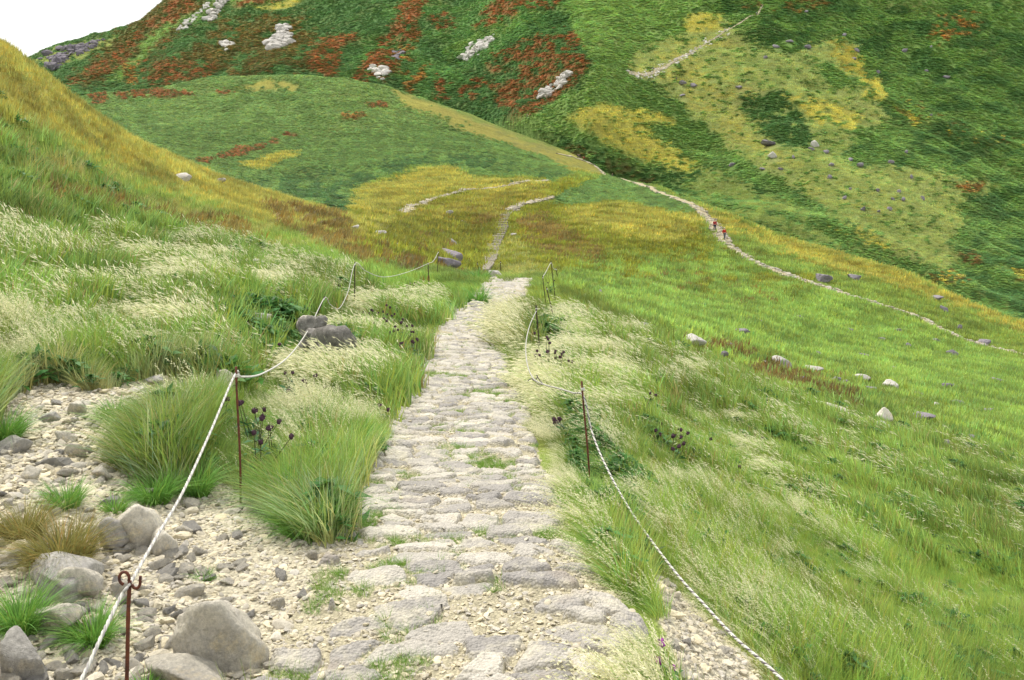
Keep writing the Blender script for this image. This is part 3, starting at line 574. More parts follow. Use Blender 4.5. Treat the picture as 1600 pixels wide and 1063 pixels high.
def sample(T, n, c0, c1, d0, d1, p=1.0, layer=1):
    """random places seen from here, thinning with distance as d**-(2p)"""
    px = rng.uniform(c0, c1, n)
    u = rng.uniform(0, 1, n)
    e = 2 - 2 * p                            # density per area ~ d**-2p, area ~ d dd
    d = np.exp(np.log(d0) + u * (np.log(d1) - np.log(d0))) if abs(e) < 1e-3 else (d0 ** e + u * (d1 ** e - d0 ** e)) ** (1 / e)
    x = (px - CX) / F * d; z = T.height(x, d); py = HZ - z / d * F
    # leave out what hills hide by a wide margin
    i = np.clip(((px - T.p0) / T.dp).astype(int), 0, len(T.px) - 1); j = np.clip(((np.log(d) - T.l0) / (T.l1 - T.l0) * (T.nv - 1)).astype(int), 0, T.nv - 1)
    ok = (py < T.vis[i, j] + 25 + 400 / d) & (np.log(d) > T.lmin[i]) & (np.log(d) < T.lmax[i])
    return px[ok], py[ok], x[ok], d[ok], z[ok]
def inpoly(poly, px, py, soft=10, wob=16):
    wx = px + (fbm(px / 30, py / 15, 61, 3) - .5) * wob; wy = py + (fbm(px / 30, py / 15, 62, 3) - .5) * wob * .6
    return sstep(-soft, soft, sdf(poly, wx, wy))
def vary(col, n, a=.12):
    v = rng.uniform(1 - a, 1 + a, n)[:, None]; w_ = rng.normal(0, a * .5, n)[:, None]
    return col * np.concatenate([v * (1 + w_), v, v * (1 - w_)], 1)
PATH = [(590,730),(620,625),(655,558),(690,497),(750,457),(765,436),(830,437),(803,480),(788,530),(796,590),(826,655),(845,740),(880,830),(940,890),(985,960),(1012,1063),(1030,1400),(400,1400),(430,1063),(530,860)]
PLR = [(815,425),(900,428),(1010,495),(1120,560),(1280,680),(1330,850),(1300,1063),(1240,1200),(1150,1063),(1000,900),(920,880),(830,740),(800,640),(780,570),(780,510)]
PLR2 = [(830,430),(930,450),(1010,520),(1100,640),(1000,640),(900,600),(860,520)]
PLL = [(-500,300),(0,375),(400,395),(700,380),(755,430),(735,470),(690,510),(655,565),(625,620),(600,700),(560,750),(450,760),(330,690),(200,570),(0,580),(-500,700)]
DARK = [(330,490),(420,470),(500,520),(560,560),(520,590),(430,570),(350,560)]
DARK2 = [(880,640),(930,660),(960,720),(1010,760),(990,850),(930,800),(890,720)]
DARK3 = [(840,500),(880,510),(905,560),(890,600),(845,560)]
# ------------------------------------------------------------------ the stone path
def path_mat():
    m, n, l = mat('paving')
    geo = N(n, 'ShaderNodeNewGeometry'); v = geo.outputs['Position']
    s = N(n, 'ShaderNodeAttribute', attribute_name='stone'); cv = N(n, 'ShaderNodeAttribute', attribute_name='cv')
    st = mixc(n, l, cv.outputs['Fac'], tuple(lin((150, 146, 141))), tuple(lin((198, 192, 178))))
    st = mixc(n, l, mrange(n, l, noise(n, l, v, 3.5, 5, .7), .5, .66, 0, .7), st, tuple(lin((204, 197, 174))))
    st = mixc(n, l, mrange(n, l, noise(n, l, v, 2.1, 4, .6), .6, .75, 0, .35), st, tuple(lin((168, 148, 120))))
    st = mixc(n, l, 1.0, st, mrange(n, l, noise(n, l, v, 26, 6, .8), .3, .7, .72, 1.2), 'MULTIPLY')
    vo = N(n, 'ShaderNodeTexVoronoi'); vo.inputs['Scale'].default_value = 60; l.new(v, vo.inputs['Vector'])
    gr = mixc(n, l, mrange(n, l, noise(n, l, v, 12, 4, .7), .35, .65, 0, 1), tuple(lin((206, 197, 166))), tuple(lin((172, 164, 138))))
    gr = mixc(n, l, 1.0, gr, mrange(n, l, vo.outputs['Distance'], 0, .8, 1.1, .6), 'MULTIPLY')
    c = mixc(n, l, s.outputs['Fac'], gr, st)
    h = N(n, 'ShaderNodeMath', operation='SUBTRACT'); l.new(noise(n, l, v, 18, 8, .8), h.inputs[0]); l.new(vo.outputs['Distance'], h.inputs[1])
    out(n, l, c, .92, h.outputs[0], .75, .018, .15); return m
M['paving'] = path_mat()
PE = [(1700,180,1180),(1400,290,1090),(1200,370,1040),(1063,425,1000),(960,470,978),(890,505,948),(830,540,888),(740,578,848),(655,610,828),(590,632,799),(540,660,789),(497,690,800),(470,725,812),(452,750,822),(438,760,832),(434,762,834)]
pe = []
for py_, l_, r_ in PE:
    p = T1.at((l_ + r_) / 2, py_); pe.append((p.y, (l_ - CX) / F * p.y, (r_ - CX) / F * p.y))
pe = np.array(sorted(pe)); pe = pe[np.concatenate([[True], np.diff(pe[:, 0]) > .02])]
D_ = np.exp(np.arange(math.log(max(2.3, pe[0, 0])), math.log(pe[-1, 0]), .0021)); U_ = np.linspace(-.04, 1.04, 190)
xl = np.interp(D_, pe[:, 0], pe[:, 1]); xr = np.interp(D_, pe[:, 0], pe[:, 2])
xl = xl + (fbm(D_ * 1.8, D_ * 0, 301, 4) - .5) * .3; xr = xr + (fbm(D_ * 2.0, D_ * 0, 302, 4) - .5) * .3
PX = xl[:, None] + (xr - xl)[:, None] * U_[None, :]; PYd = np.repeat(D_[:, None], len(U_), 1)
def paving(x, y):
    wx = x + (fbm(x * 4, y * 4, 81, 4) - .5) * .2; wy = y + (fbm(x * 3, y * 4, 82, 4) - .5) * .14
    gx, gy = wx / .32, wy / .16; gx = gx + .5 * (np.floor(gy) % 2) * 0
    iy = np.floor(gy); f1 = np.full(x.shape, 9.); f2 = np.full(x.shape, 9.); cid = np.zeros(x.shape); lx = np.zeros(x.shape); ly = np.zeros(x.shape)
    ix = np.floor(gx)
    for a in (-1, 0, 1):
        for b in (-1, 0, 1):
            cx = ix + a; cy = iy + b; h1 = _hash(cx, cy, 5); h2_ = _hash(cx, cy, 6)
            dx = cx + .08 + .84 * h1 - gx; dy = cy + .15 + .7 * h2_ - gy
            dd = np.sqrt(dx * dx + dy * dy)
            nw = dd < f1; f2 = np.where(nw, f1, np.minimum(f2, dd)); cid = np.where(nw, _hash(cx, cy, 7), cid); lx = np.where(nw, dx, lx); ly = np.where(nw, dy, ly); f1 = np.where(nw, dd, f1)
    edge = (f2 - f1) * .5 * .2                                    # metres to the joint, roughly
    return edge, cid, lx, ly
edge, cid, lx, ly = paving(PX, PYd)
Uu = np.repeat(U_[None, :], len(D_), 0)
left_bare = sstep(.32, .0, Uu) * sstep(9, 6, PYd) * .5 + .08 + .28 * (fbm(PX * 1.3, PYd * 1.3, 84, 2) > .58)
hasst = ((cid * 7.31) % 1 > left_bare)
e0 = .003 + .011 * fbm(PX * 9, PYd * 9, 85, 2)
prof = sstep(0, 1, (edge - e0) / .016) ** .6
hh = (.012 + .045 * ((cid * 13.7) % 1)) + lx * .03 * (((cid * 31) % 1) - .5) + ly * -.035 * ((cid * 17) % 1)
z0 = T1.height(PX, PYd) + .012
rough = (fbm(PX * 14, PYd * 14, 86, 4) - .5) * .02 + (fbm(PX * 45, PYd * 45, 87, 2) - .5) * .005
st_ = prof * hasst
zz = z0 + st_ * np.maximum(hh, .008) + rough * (.5 + st_) + (fbm(PX * 1.2, PYd * 1.2, 88, 2) - .5) * .04
side = sstep(0, .05, np.minimum(Uu + .04, 1.04 - Uu)); zz = z0 - .05 + (zz - z0 + .05) * side
o = mesh_np('stone_path', np.stack([PX, PYd, zz], -1).reshape(-1, 3), grid_faces(*PX.shape)[:, ::-1], [M['paving']])
vattr(o, 'stone', (st_ > .25).astype(float).ravel()); vattr(o, 'cv', ((cid * 5.17) % 1).ravel()); tag(o, kind='structure')

# gravel and pebbles
def pcol(n):
    a = rng.uniform(0, 1, (n, 1)); c = lin((222, 210, 178)) * (1 - a) + lin((190, 184, 172)) * a
    return c * rng.uniform(.75, 1.15, (n, 1))
def pathz(x, y):
    i = np.clip(np.searchsorted(D_, y) - 1, 0, len(D_) - 2); u = (x - xl[i]) / (xr[i] - xl[i]); j = np.clip(((u + .04) / 1.08 * (len(U_) - 1)).round().astype(int), 0, len(U_) - 1)
    on = (u > 0) & (u < 1) & (y > D_[0]) & (y < D_[-1]); return on, zz[i, j], st_[i, j]
px, py, x, d, z = sample(T1, 90000, -150, 1350, 2.6, 17, .75)
col, kind = cover(1, px, py); k = kind == GRAVEL; px, py, x, d, z = [a[k] for a in (px, py, x, d, z)]
on, zp, sp_ = pathz(x, d); k = ~on | ((sp_ < .2) & (rng.uniform(0, 1, len(x)) < .8)) | (rng.uniform(0, 1, len(x)) < .03); px, py, x, d, z, on, zp = [a[k] for a in (px, py, x, d, z, on, zp)]
z = np.where(on, zp, z); s_ = np.exp(rng.normal(math.log(.009), .45, len(x))); s_ = np.where(on, np.minimum(s_, .016), s_)
s_ = s_ * np.where((px < 260) & (py < 780), 1.5, 1.0)
s_ = np.clip(s_, .004, .045)
rt = np.stack([rng.uniform(-.5, .5, len(x)), rng.uniform(-.5, .5, len(x)), rng.uniform(0, 6.3, len(x))], 1)
scatter('gravel', x, d, z + s_ * .15, s_, PC['peb'], pcol(len(x)), rt, 'pale loose gravel scattered over the bare ground and between the paving stones', 'gravel')
# small green plants in the joints of the path
px, py, x, d, z = sample(T1, 60000, 400, 1020, 4, 37, .6)
on, zp, sp_ = pathz(x, d); g_ = fbm(x / .5, d / .5, 89, 3); k = on & (sp_ < .15) & (g_ > np.where(d < 8, .62, .5)) & (rng.uniform(0, 1, len(x)) < np.where(d < 9, .5, .8)); x, d, zp = x[k], d[k], zp[k]
scatter('joint_grass', x, d, zp - .01, rng.uniform(.1, .26, len(x)), PC['green'], vary(np.broadcast_to(lin((122, 158, 66)), (len(x), 3)), len(x)), None, 'tiny green plants growing in the joints of the stone path', 'grass')

# ------------------------------------------------------------------ rocks
ROCKS = []
def rock(px, py, wpx, hpx, m='rockd', label=None, group=None, T=None, name='rock', sub=3, seed=None, tilt=None, sink=.3, cat='rock', d=None, planes=13, nz=.05):
    T = T or T1
    p = T.at(px, py)
    if d: p = Vector(((px - CX) / F * d, d, float(T.height((px - CX) / F * d, d))))
    r = rr(seed if seed is not None else int(px * 7 + py * 13)); wd = wpx / F * p.y; ht = hpx / F * p.y
    V, Fc = facet_rock(r, sub, planes, 1, nz, 14)
    V = V / (V.max(0) - V.min(0)); V *= np.array([wd, wd * r.uniform(.55, .8), ht * (1 + sink)])
    o = mesh_np(name, V, Fc, [M[m]], smooth=sub > 3); o.location = p + Vector((0, wd * .2, ht * (.5 - sink * .5)))
    o.rotation_euler = (r.uniform(-.08, .08), tilt if tilt is not None else r.uniform(-.15, .15), r.uniform(-.5, .5))
    ROCKS.append((p.x, p.y, wd * .55)); tag(o, label or 'rock', cat, group); return o
rock(325, 1050, 158, 104, 'rock', 'largest pale boulder, stained brown, right of the front left rusty post', sub=5, tilt=.3, planes=22, seed=31, name='boulder', cat='boulder', nz=.06)
rock(278, 1086, 190, 44, 'rock', 'long low grey-white slab just in front of the largest boulder', sub=5, tilt=.1, name='boulder', cat='boulder')
rock(207, 860, 76, 68, 'rock', 'blocky grey boulder under the taut left rope, above the dry tussock', sub=5, name='boulder', cat='boulder', seed=4)
rock(172, 862, 50, 48, 'rockd', 'small grey rock touching the left side of the blocky boulder', sub=4)
rock(255, 868, 44, 36, 'rock', 'cream rounded rock right of the blocky grey boulder', sub=4)
rock(90, 925, 120, 52, 'rockd', 'long brown-grey slab below the dry olive tussock', sub=5, tilt=.35, name='boulder', cat='boulder')
rock(128, 938, 70, 52, 'rock', 'rounded pale rock at the lower end of the long brown-grey slab', sub=4)
rock(72, 990, 98, 42, 'rock', 'flat-topped pale rock between the two lower left tussocks', sub=5, tilt=.2, name='boulder', cat='boulder')
rock(22, 1066, 84, 60, 'rockd', 'dark angular boulder in the bottom left corner', sub=5, name='boulder', cat='boulder', tilt=.3)
rock(12, 710, 60, 24, 'rockd', 'flat grey rock at the left edge below the upright tussock', sub=4)
rock(118, 648, 30, 20, 'rock', 'smooth cream stone highest on the upper gravel patch', sub=4)
rock(112, 714, 34, 22, 'rock', 'smooth yellowish stone in the middle of the upper gravel patch', sub=4)
rock(72, 660, 34, 15, 'rockd', 'flat brown-grey stone left of the smooth cream stone', sub=4)
rock(100, 690, 36, 15, 'rock', 'elongated white stone just above the smooth yellowish stone', sub=4, tilt=.3)
rock(134, 708, 18, 14, 'rockd', 'small blue-grey stone touching the smooth yellowish stone', sub=4)
rock(155, 748, 34, 20, 'rock', 'long cream stone lying tilted on the lower right of the gravel patch', sub=4, tilt=.45)
rock(45, 752, 28, 20, 'rock', 'pale round stone left on the gravel above the dry tussock', sub=4)
rock(238, 600, 40, 13, 'rockd', 'flat dark rock at the top of the small gravel clearing', sub=4)
rock(347, 612, 46, 34, 'rock', 'pale grey rock left of the second rusty post, half in grass', sub=4, sink=.5)
rock(487, 548, 50, 52, 'lichen', 'black and white lichened rock behind the sagging left rope', sub=4, planes=8, nz=.13, sink=.1)
rock(514, 576, 74, 56, 'lichen', 'lumpy grey rock below the lichened rock on the left bank', sub=4, planes=8, nz=.13, tilt=.4)
rock(545, 594, 46, 42, 'lichen', 'lowest rounded rock of the row running down the left bank', sub=4, planes=8, nz=.13)
for q in [(528,588,44,34),(498,560,48,38),(562,608,34,26),(512,548,34,30),(474,552,40,30),(540,572,34,26)]: rock(*q, 'lichen', 'small broken dark rock in the outcrop half hidden on the left bank', 'broken rocks of the left bank outcrop', sub=4, planes=8, nz=.13)
rock(470, 520, 28, 26, 'rock', 'small cream rock touching the top left of the lichened rock', sub=3)
rock(395, 508, 48, 22, 'rockd', 'grey rock under the dark thistles on the left bank', sub=4)
rock(408, 432, 50, 28, 'rockd', 'grey rock in pale grass above the dark thistles', sub=4)
rock(40, 450, 50, 22, 'rockd', 'grey rock near the left edge in the tall grass', sub=4)
rock(285, 280, 36, 12, 'rockd', 'flat grey rock high on the golden left hill', sub=4)
rock(343, 286, 16, 7, 'rockd', 'tiny grey rock near the crest of the left hill', sub=3)
rock(748, 484, 30, 13, 'rockd', 'grey rock on the left edge of the path beside the dark green tuft', sub=4, d=27)
rock(775, 437, 24, 12, 'rockd', 'low grey rock at the top end of the stone path', sub=4, d=37.5)
rock(708, 410, 44, 14, 'rockf', 'brown-topped rock left of the foot of the wooden steps', sub=4, tilt=.2)
rock(690, 418, 44, 15, 'rockf', 'leaning grey slab behind the far left posts', sub=4, tilt=.3)
for q in [(590,366,34,6),(596,375,12,5),(615,384,22,4),(553,358,16,6),(705,382,16,9),(700,335,12,6),(722,348,8,4),(660,362,9,5),(648,376,10,5),(800,369,12,5)]:
    rock(*q, 'rockd', 'small grey rock in the golden grass left of the wooden steps' if q[0] < 790 else 'small grey rock right of the wooden steps', 'rocks near the wooden steps' if q[0] < 790 else None)
rock(1378, 680, 44, 20, 'rockd', 'wide pale base rock under the standing rock on the right slope', sub=4)
rock(1382, 662, 30, 24, 'rock', 'standing rock set on the pale base rock on the right slope', sub=4, sink=.1)
rock(1084, 540, 48, 16, 'rockd', 'dark brown flat rock on the shoulder of the right slope', sub=4, tilt=.1)
rock(1008, 512, 28, 8, 'rockf', 'flat grey rock nearest the path on the right shoulder', sub=4)
rock(1222, 576, 34, 22, 'rockd', 'squarish grey rock at the left end of the brown strip in the bowl', sub=4)
rock(1192, 570, 24, 9, 'rockd', 'flat grey rock touching the squarish grey rock in the bowl', sub=4)
rock(1270, 582, 40, 11, 'rockd', 'long dark flat rock just right of the squarish grey rock', sub=4)
rock(1350, 596, 34, 14, 'rockd', 'dark sloping rock right of the brown strip in the bowl', sub=4, tilt=.3)
rock(1397, 610, 28, 14, 'rockd', 'pale pointed rock right of the dark sloping rock', sub=4)
rock(1290, 646, 76, 18, 'rock', 'long pale flat rock half buried left of the standing rock', sub=4, tilt=.12, sink=.6)
rock(1463, 638, 24, 9, 'rockd', 'flat pale rock right of the pale pointed rock', sub=4)
rock(1493, 958, 16, 16, 'rock', 'white rock in green grass at the lower right', sub=4)
rock(1425, 868, 18, 10, 'rock', 'cream stone in green grass above the white rock', sub=4)
rock(1385, 752, 13, 11, 'rockd', 'brown-grey stone below the standing rock', sub=4)
rock(1205, 228, 26, 9, 'rockp', 'dark split rock on the left side of the valley', T=T2, sub=3)
rock(1208, 247, 16, 10, 'rockd', 'pale pyramid rock below the dark split rock in the valley', T=T2, sub=3)
rock(1273, 230, 14, 14, 'rockd', 'tall purple-grey rock right of the dark split rock', T=T2, sub=3)
for q in [(1433,622,20,7),(1440,660,30,8),(1520,692,14,7),(1545,648,18,6),(1160,527,18,7),(1062,505,16,6),(938,462,9,6),(1120,522,9,5),(1128,560,14,6),(1168,586,12,6),(1255,600,12,8),(1310,600,14,6),(1322,602,12,5),(1360,614,14,7),(1372,626,14,7),(1440,640,12,5),(1500,634,18,6),(1450,668,10,5),(1465,470,20,5),(1475,488,12,6),(1465,537,12,6),(1488,557,14,7),(1540,540,18,6),(1286,440,22,9),(1338,440,18,7),(1405,520,10,5),(1060,470,10,4),(1420,545,8,5),(1186,505,8,4),(1490,608,10,5),(1370,992,8,8),(1560,1015,20,8),(1345,1048,18,7),(1030,540,14,6),(1145,545,12,6),(1215,540,10,5),(1280,556,12,5),(1350,560,14,6),(1400,580,10,5),(1480,610,14,6),(1560,600,14,6),(1585,640,12,6),(1330,520,9,4),(1250,500,9,4),(1380,535,10,5),(1500,515,10,5),(1100,480,9,4),(1420,690,12,7),(1480,700,12,7),(1560,720,14,8),(1300,670,14,8),(1230,640,14,7)]:
    rock(q[0], q[1], q[2] * 1.25, q[3] * 1.5, 'rockf', sink=.15, nz=.09, planes=9, label='small grey rock half sunk in the grass of the right hand slope', group='small rocks on the right slope')
for q in [(1143,260),(1068,150),(1065,133),(1085,137),(1156,139),(1297,280),(1329,297),(1395,313),(1412,315),(1372,300),(1405,302),(1442,314),(1350,330),(1373,332),(1391,330),(1268,236),(1292,240),(1330,252),(1393,256),(1345,262),(1240,249),(1232,67),(1260,20),(1335,94),(1320,57),(1340,82),(1414,82),(1448,112),(1455,75),(1480,123),(1262,76),(1214,76),(1197,92),(1455,182),(1373,115),(1425,280),(1417,240),(1300,260),(1320,312),(1220,266),(1192,266)]:
    rock(q[0], q[1], rr(q[0]).uniform(5, 12), rr(q[1]).uniform(3.5, 7), 'rockf', 'small grey boulder lying on the far valley slope', 'boulders on the far valley slope', T=T2, name='boulder', sub=2, sink=.1)
# medium stones one could pick up, on the bare ground
px, py, x, d, z = sample(T1, 9000, -60, 1250, 3.6, 14, .7)
col, kind = cover(1, px, py); on, zp, sp_ = pathz(x, d); gsz = np.exp(rng.normal(math.log(.03), .3, len(x)))
k = (kind == GRAVEL) & ~on & (px > -20) & (py < 1090) & ((px < 330) | (rng.uniform(0, 1, len(px)) < .25)); idx = np.nonzero(k)[0]; idx = idx[np.argsort(-gsz[idx] / d[idx])][:230]
stone_src = []
for q in range(9):
    V, Fc = facet_rock(rr(500 + q), 3, 10, .5, .05, 12); stone_src.append(mesh_np('loose_stone', V, Fc, [M['rock' if q % 4 else 'rockd']], smooth=False, link=False))
for n_, i in enumerate(idx):
    o = stone_src[n_ % 9].copy() if n_ >= 9 else stone_src[n_]; COL.objects.link(o); s1 = gsz[i]
    o.location = (x[i], d[i], z[i] + s1 * .2); o.scale = (s1, s1 * .8, s1); o.rotation_euler = (rng.uniform(-.4, .4), rng.uniform(-.4, .4), rng.uniform(0, 6.3))
    rside = x[i] > .3
    tag(o, 'loose stone on the narrow gravel strip right of the path' if rside else 'loose pale stone lying on the gravel left of the path', 'stone', 'loose stones on the right gravel strip' if rside else 'loose stones on the left gravel')
# crags and scree on the mountain: rough masses of broken rock
def outcrop(poly, n, s, m, label, relief=1.0):
    P = np.array(poly, float); r = rr(int(P.sum())); parts = []; off = 0; Vs = []; Fs = []
    for q in range(n * 20):
        if len(Vs) >= n: break
        a, b = r.uniform(P[:, 0].min(), P[:, 0].max()), r.uniform(P[:, 1].min(), P[:, 1].max())
        if sdf(poly, np.array([a]), np.array([b]))[0] < 0: continue
        p = T2.at(a, b); V, Fc = facet_rock(r, 2, 8, .8, .08, 12); an = r.uniform(0, 6.3)
        V = V * s * r.uniform(.4, 1.25); V = np.stack([V[:, 0] * math.cos(an) - V[:, 1] * math.sin(an), V[:, 0] * math.sin(an) + V[:, 1] * math.cos(an), V[:, 2]], 1)
        Vs.append(V + np.array([p.x, p.y, p.z + .1 * s])); Fs.append(Fc + off); off += len(V)
    o = mesh_np('rock_outcrop', np.concatenate(Vs), np.concatenate(Fs), [M[m]], smooth=False); tag(o, label, 'rock outcrop'); return o
outcrop([(722,90),(735,70),(775,53),(772,64),(745,88),(728,95)], 70, 1.7, 'rockd', 'pale grey ragged outcrop high on the red mountain face')
outcrop([(838,155),(858,136),(895,110),(888,126),(856,152)], 70, 1.5, 'rockd', 'long pale rock strip slanting beside the centre ridge')
outcrop([(420,74),(438,44),(448,40),(452,68),(435,78)], 130, 2.6, 'rockd', 'grey crag among dark bushes above the mound')
outcrop([(346,78),(350,62),(365,66),(362,78)], 14, 2, 'rockd', 'small grey crag left of the crag above the mound')
outcrop([(318,32),(335,8),(342,-6),(362,-6),(346,14),(332,32)], 60, 2.2, 'rockd', 'right hand pale scree chute at the top of the mountain')
outcrop([(272,53),(290,34),(318,10),(334,-2),(326,10),(298,38)], 40, 1.6, 'rockd', 'left hand thin scree chute at the top of the mountain')
outcrop([(578,106),(592,102),(606,112),(600,128),(588,122)], 26, 1.6, 'rockd', 'grey broken rocks in the gully behind the mound')
outcrop([(616,82),(625,80),(628,92),(618,94)], 8, 1.8, 'rockp', 'dark rock knob among the red bushes')
outcrop([(62,94),(90,76),(120,72),(165,62),(150,78),(110,92),(84,112)], 80, 3, 'rockp', 'dark purple cliffs on the far left skyline')
outcrop([(975,110),(1000,112),(1040,98),(1080,80),(1100,62),(1140,42),(1140,54),(1100,76),(1060,98),(1020,124),(985,122)], 150, .55, 'rockd', 'rocky rubble along the far upper trail')

# ------------------------------------------------------------------ trails and the wooden steps
TRC = []
def trail(name, T, pts, wd, lift=.05):
    P = [T.at(a, b) for a, b in pts]; out_ = []
    for i in range(len(P) - 1):
        n = max(2, int((P[i + 1] - P[i]).length / .5))
        for k in range(n): out_.append(P[i].lerp(P[i + 1], k / n))
    out_.append(P[-1]); A = np.array([p[:] for p in out_]); tg = np.gradient(A[:, :2], axis=0); tg /= np.linalg.norm(tg, axis=1)[:, None] + 1e-9
    ww = np.interp(np.linspace(0, 1, len(A)), np.linspace(0, 1, len(wd)), wd) * (.6 + .8 * fbm(np.arange(len(A)) / 2.3, np.zeros(len(A)), 5, 3))
    cols = np.linspace(-.5, .5, 6); V = np.zeros((len(A), 6, 3))
    for j, c in enumerate(cols):
        jit = (vnoise(np.arange(len(A)) / 1.1, np.full(len(A), float(j)), 9) - .5) * .3 * ww * (abs(c) > .4)
        V[:, j, 0] = A[:, 0] - tg[:, 1] * (c * ww + jit); V[:, j, 1] = A[:, 1] + tg[:, 0] * (c * ww + jit)
        V[:, j, 2] = T.height(V[:, j, 0], V[:, j, 1]) + (lift if abs(c) < .4 else -.12 + lift)
    o = mesh_np(name, V.reshape(-1, 3), grid_faces(len(A), 6), [M['ground']]); vattr(o, 'col', np.broadcast_to(lin(C['soil']) * 1.15, (len(A) * 6, 3))); vattr(o, 'grit', np.full(len(A) * 6, .35)); tag(o, kind='structure')
    n = int(len(A) * 7); i = rng.integers(0, len(A), n); c = rng.uniform(-.55, .55, n); TRC.append(np.stack([A[:, 0], A[:, 1], ww], 1)); X = A[i, 0] - tg[i, 1] * c * ww[i] + rng.normal(0, .2, n); Y = A[i, 1] + tg[i, 0] * c * ww[i] + rng.normal(0, .2, n)
    return X, Y, T.height(X, Y)
TR = [trail('trail', T1, [(1083,321),(1098,334),(1112,348),(1122,362),(1135,382),(1168,404),(1220,427),(1300,454),(1390,482),(1440,499),(1480,521),(1540,542),(1600,556),(1700,590)], [1.2, 2.4, 2.4, 1.5, 1.2, 1.15, 1.1, 1.1, 1.2, 1.2], .12),
      trail('trail', T1, [(628,334),(650,322),(690,309),(740,297),(800,290),(855,283)], [.7, .8, .5, .5, 1.0], .1),
      trail('trail', T1, [(793,330),(812,321),(835,316),(862,308)], [1.2, .9, .7], .15),
      trail('trail', T1, [(870,240),(905,249),(930,261),(955,273),(985,285),(1020,297),(1060,313),(1085,322)], [1, 1.2, 1.0, 1.8, 1.0, 1.2], .3),
      trail('trail', T2, [(982,112),(1010,118),(1040,105),(1075,86),(1100,71),(1130,50),(1160,34),(1185,22),(1192,8)], [2.4, 1.8, .9, 1.3, .6], .2)]
tx, ty, tz = [np.concatenate([t[i] for t in TR]) for i in range(3)]; n = len(tx)
scatter('trail_stones', tx, ty, tz + .12, np.exp(rng.normal(math.log(.12), .4, n)), PC['peb'], pcol(n) * .68, None, 'loose stones strewn along the distant trails', 'stones')
def wood_mat():
    m, n, l = mat('weathered_wood'); tc = N(n, 'ShaderNodeTexCoord'); v = tc.outputs['Object']
    c = mixc(n, l, mrange(n, l, noise(n, l, v, 4, 5, .7), .35, .65, 0, 1), tuple(lin((158, 152, 138))), tuple(lin((112, 104, 92)))); out(n, l, c, .9, noise(n, l, v, 20, 4, .7), .5, .02); return m
M['wood'] = wood_mat()
sp = [T1.at(a, b) for a, b in [(750,425),(760,415),(766,403),(769,391),(773,379),(780,368),(785,358),(784,348),(788,338),(796,331),(805,326)]]
seg = np.cumsum([0] + [(sp[i + 1] - sp[i]).length for i in range(len(sp) - 1)]); NS = 46
st = empty('wooden_steps', sp[0]); tag(st, 'long flight of weathered wooden steps climbing the golden bowl', 'steps')
for k in range(NS):
    t = seg[-1] * (k + .5) / NS; p = Vector([np.interp(t, seg, [q[a] for q in sp]) for a in range(3)]); p2 = Vector([np.interp(min(t + .5, seg[-1]), seg, [q[a] for q in sp]) for a in range(3)])
    bm = bmesh.new(); bmesh.ops.create_cube(bm, size=1); W_ = 1.3 + random.uniform(-.12, .12)
    bmesh.ops.scale(bm, vec=(W_, seg[-1] / NS * .62, .22), verts=bm.verts); bmesh.ops.bevel(bm, geom=bm.edges[:], offset=.03, segments=1, affect='EDGES')
    me = bpy.data.meshes.new('step'); bm.to_mesh(me); bm.free(); me.materials.append(M['wood']); o = bpy.data.objects.new('step', me); COL.objects.link(o); o.parent = st
    o.location = p - sp[0] + Vector((0, 0, .12)); o.rotation_euler = (0, random.uniform(-.03, .03), math.atan2(p2.y - p.y, p2.x - p.x) * .5 - math.pi / 4 + random.uniform(-.05, .05))

# ------------------------------------------------------------------ tussocks standing alone
def tussock(px, py, wpx, hpx, m='tussock', label='', n=420, d=None, wk=.15):
    p = T1.at(px, py)
    if d: p = Vector(((px - CX) / F * d, d, float(T1.height((px - CX) / F * d, d))))
    h = hpx / F * p.y; wdt = wpx / F * p.y
    r = rr(int(px * 3 + py)); V, Fc, Cc, _ = blades(n, wdt * .26, h * .3, h * 1.15, max(.0055, .0009 * p.y), .95, wk, 6, 1.0, .7, r)
    q = np.repeat(r.uniform(0, 1, n) < .1, 14); Cc[q] *= np.array([1.6, 1.12, 1.2])
    g = V[:, :2] + np.array(p[:2]); V[:, 2] += T1.height(g[:, 0], np.maximum(g[:, 1], 1)) * 0
    o = mesh_np('grass_tussock', V, Fc, [M[m]]); vattr(o, 'var', Cc); o.location = p - Vector((0, 0, .02)); tag(o, label, 'grass tussock'); return o
tussock(488, 832, 165, 96, 'tussock', 'largest drooping green tussock on the left edge of the path', 1500)
tussock(428, 792, 90, 84, 'tussock', 'green tussock at the foot of the second rusty post', 800)
tussock(548, 712, 110, 70, 'tussock', 'dark green tussock bulging onto the path above the largest one', 1100)
tussock(240, 782, 95, 66, 'tussock', 'green tussock left of the second rusty post under the rope', 900)
tussock(305, 772, 80, 74, 'tussock', 'tall green tussock between the rope and the second post', 800)
tussock(95, 880, 165, 95, 'tussock_dry', 'wide olive tussock with browned blades over the long slab', 1500)
tussock(35, 840, 110, 80, 'tussock_dry', 'browned tussock at the left edge beside the wide olive one', 800)
tussock(102, 790, 80, 60, 'tussock', 'small green tussock above the wide olive tussock', 500)
tussock(30, 985, 110, 100, 'tussock', 'bright green tussock near the left edge above the corner boulder', 900)
tussock(145, 1005, 90, 80, 'tussock', 'upright green tussock left of the front rusty post', 800)
tussock(8, 690, 70, 80, 'tussock', 'upright tussock at the left edge of the upper gravel patch', 600, wk=.05)
tussock(180, 655, 80, 50, 'tussock', 'low tussock trailing onto the right side of the upper gravel patch', 500)
tussock(320, 905, 42, 32, 'tussock', 'tiny lone tuft on the bare gravel between rope and path', 90)
tussock(225, 1085, 70, 50, 'tussock', 'small tuft at the bottom beside the front post', 260)
tussock(180, 800, 50, 44, 'tussock', 'little thin tuft above the blocky grey boulder', 200)
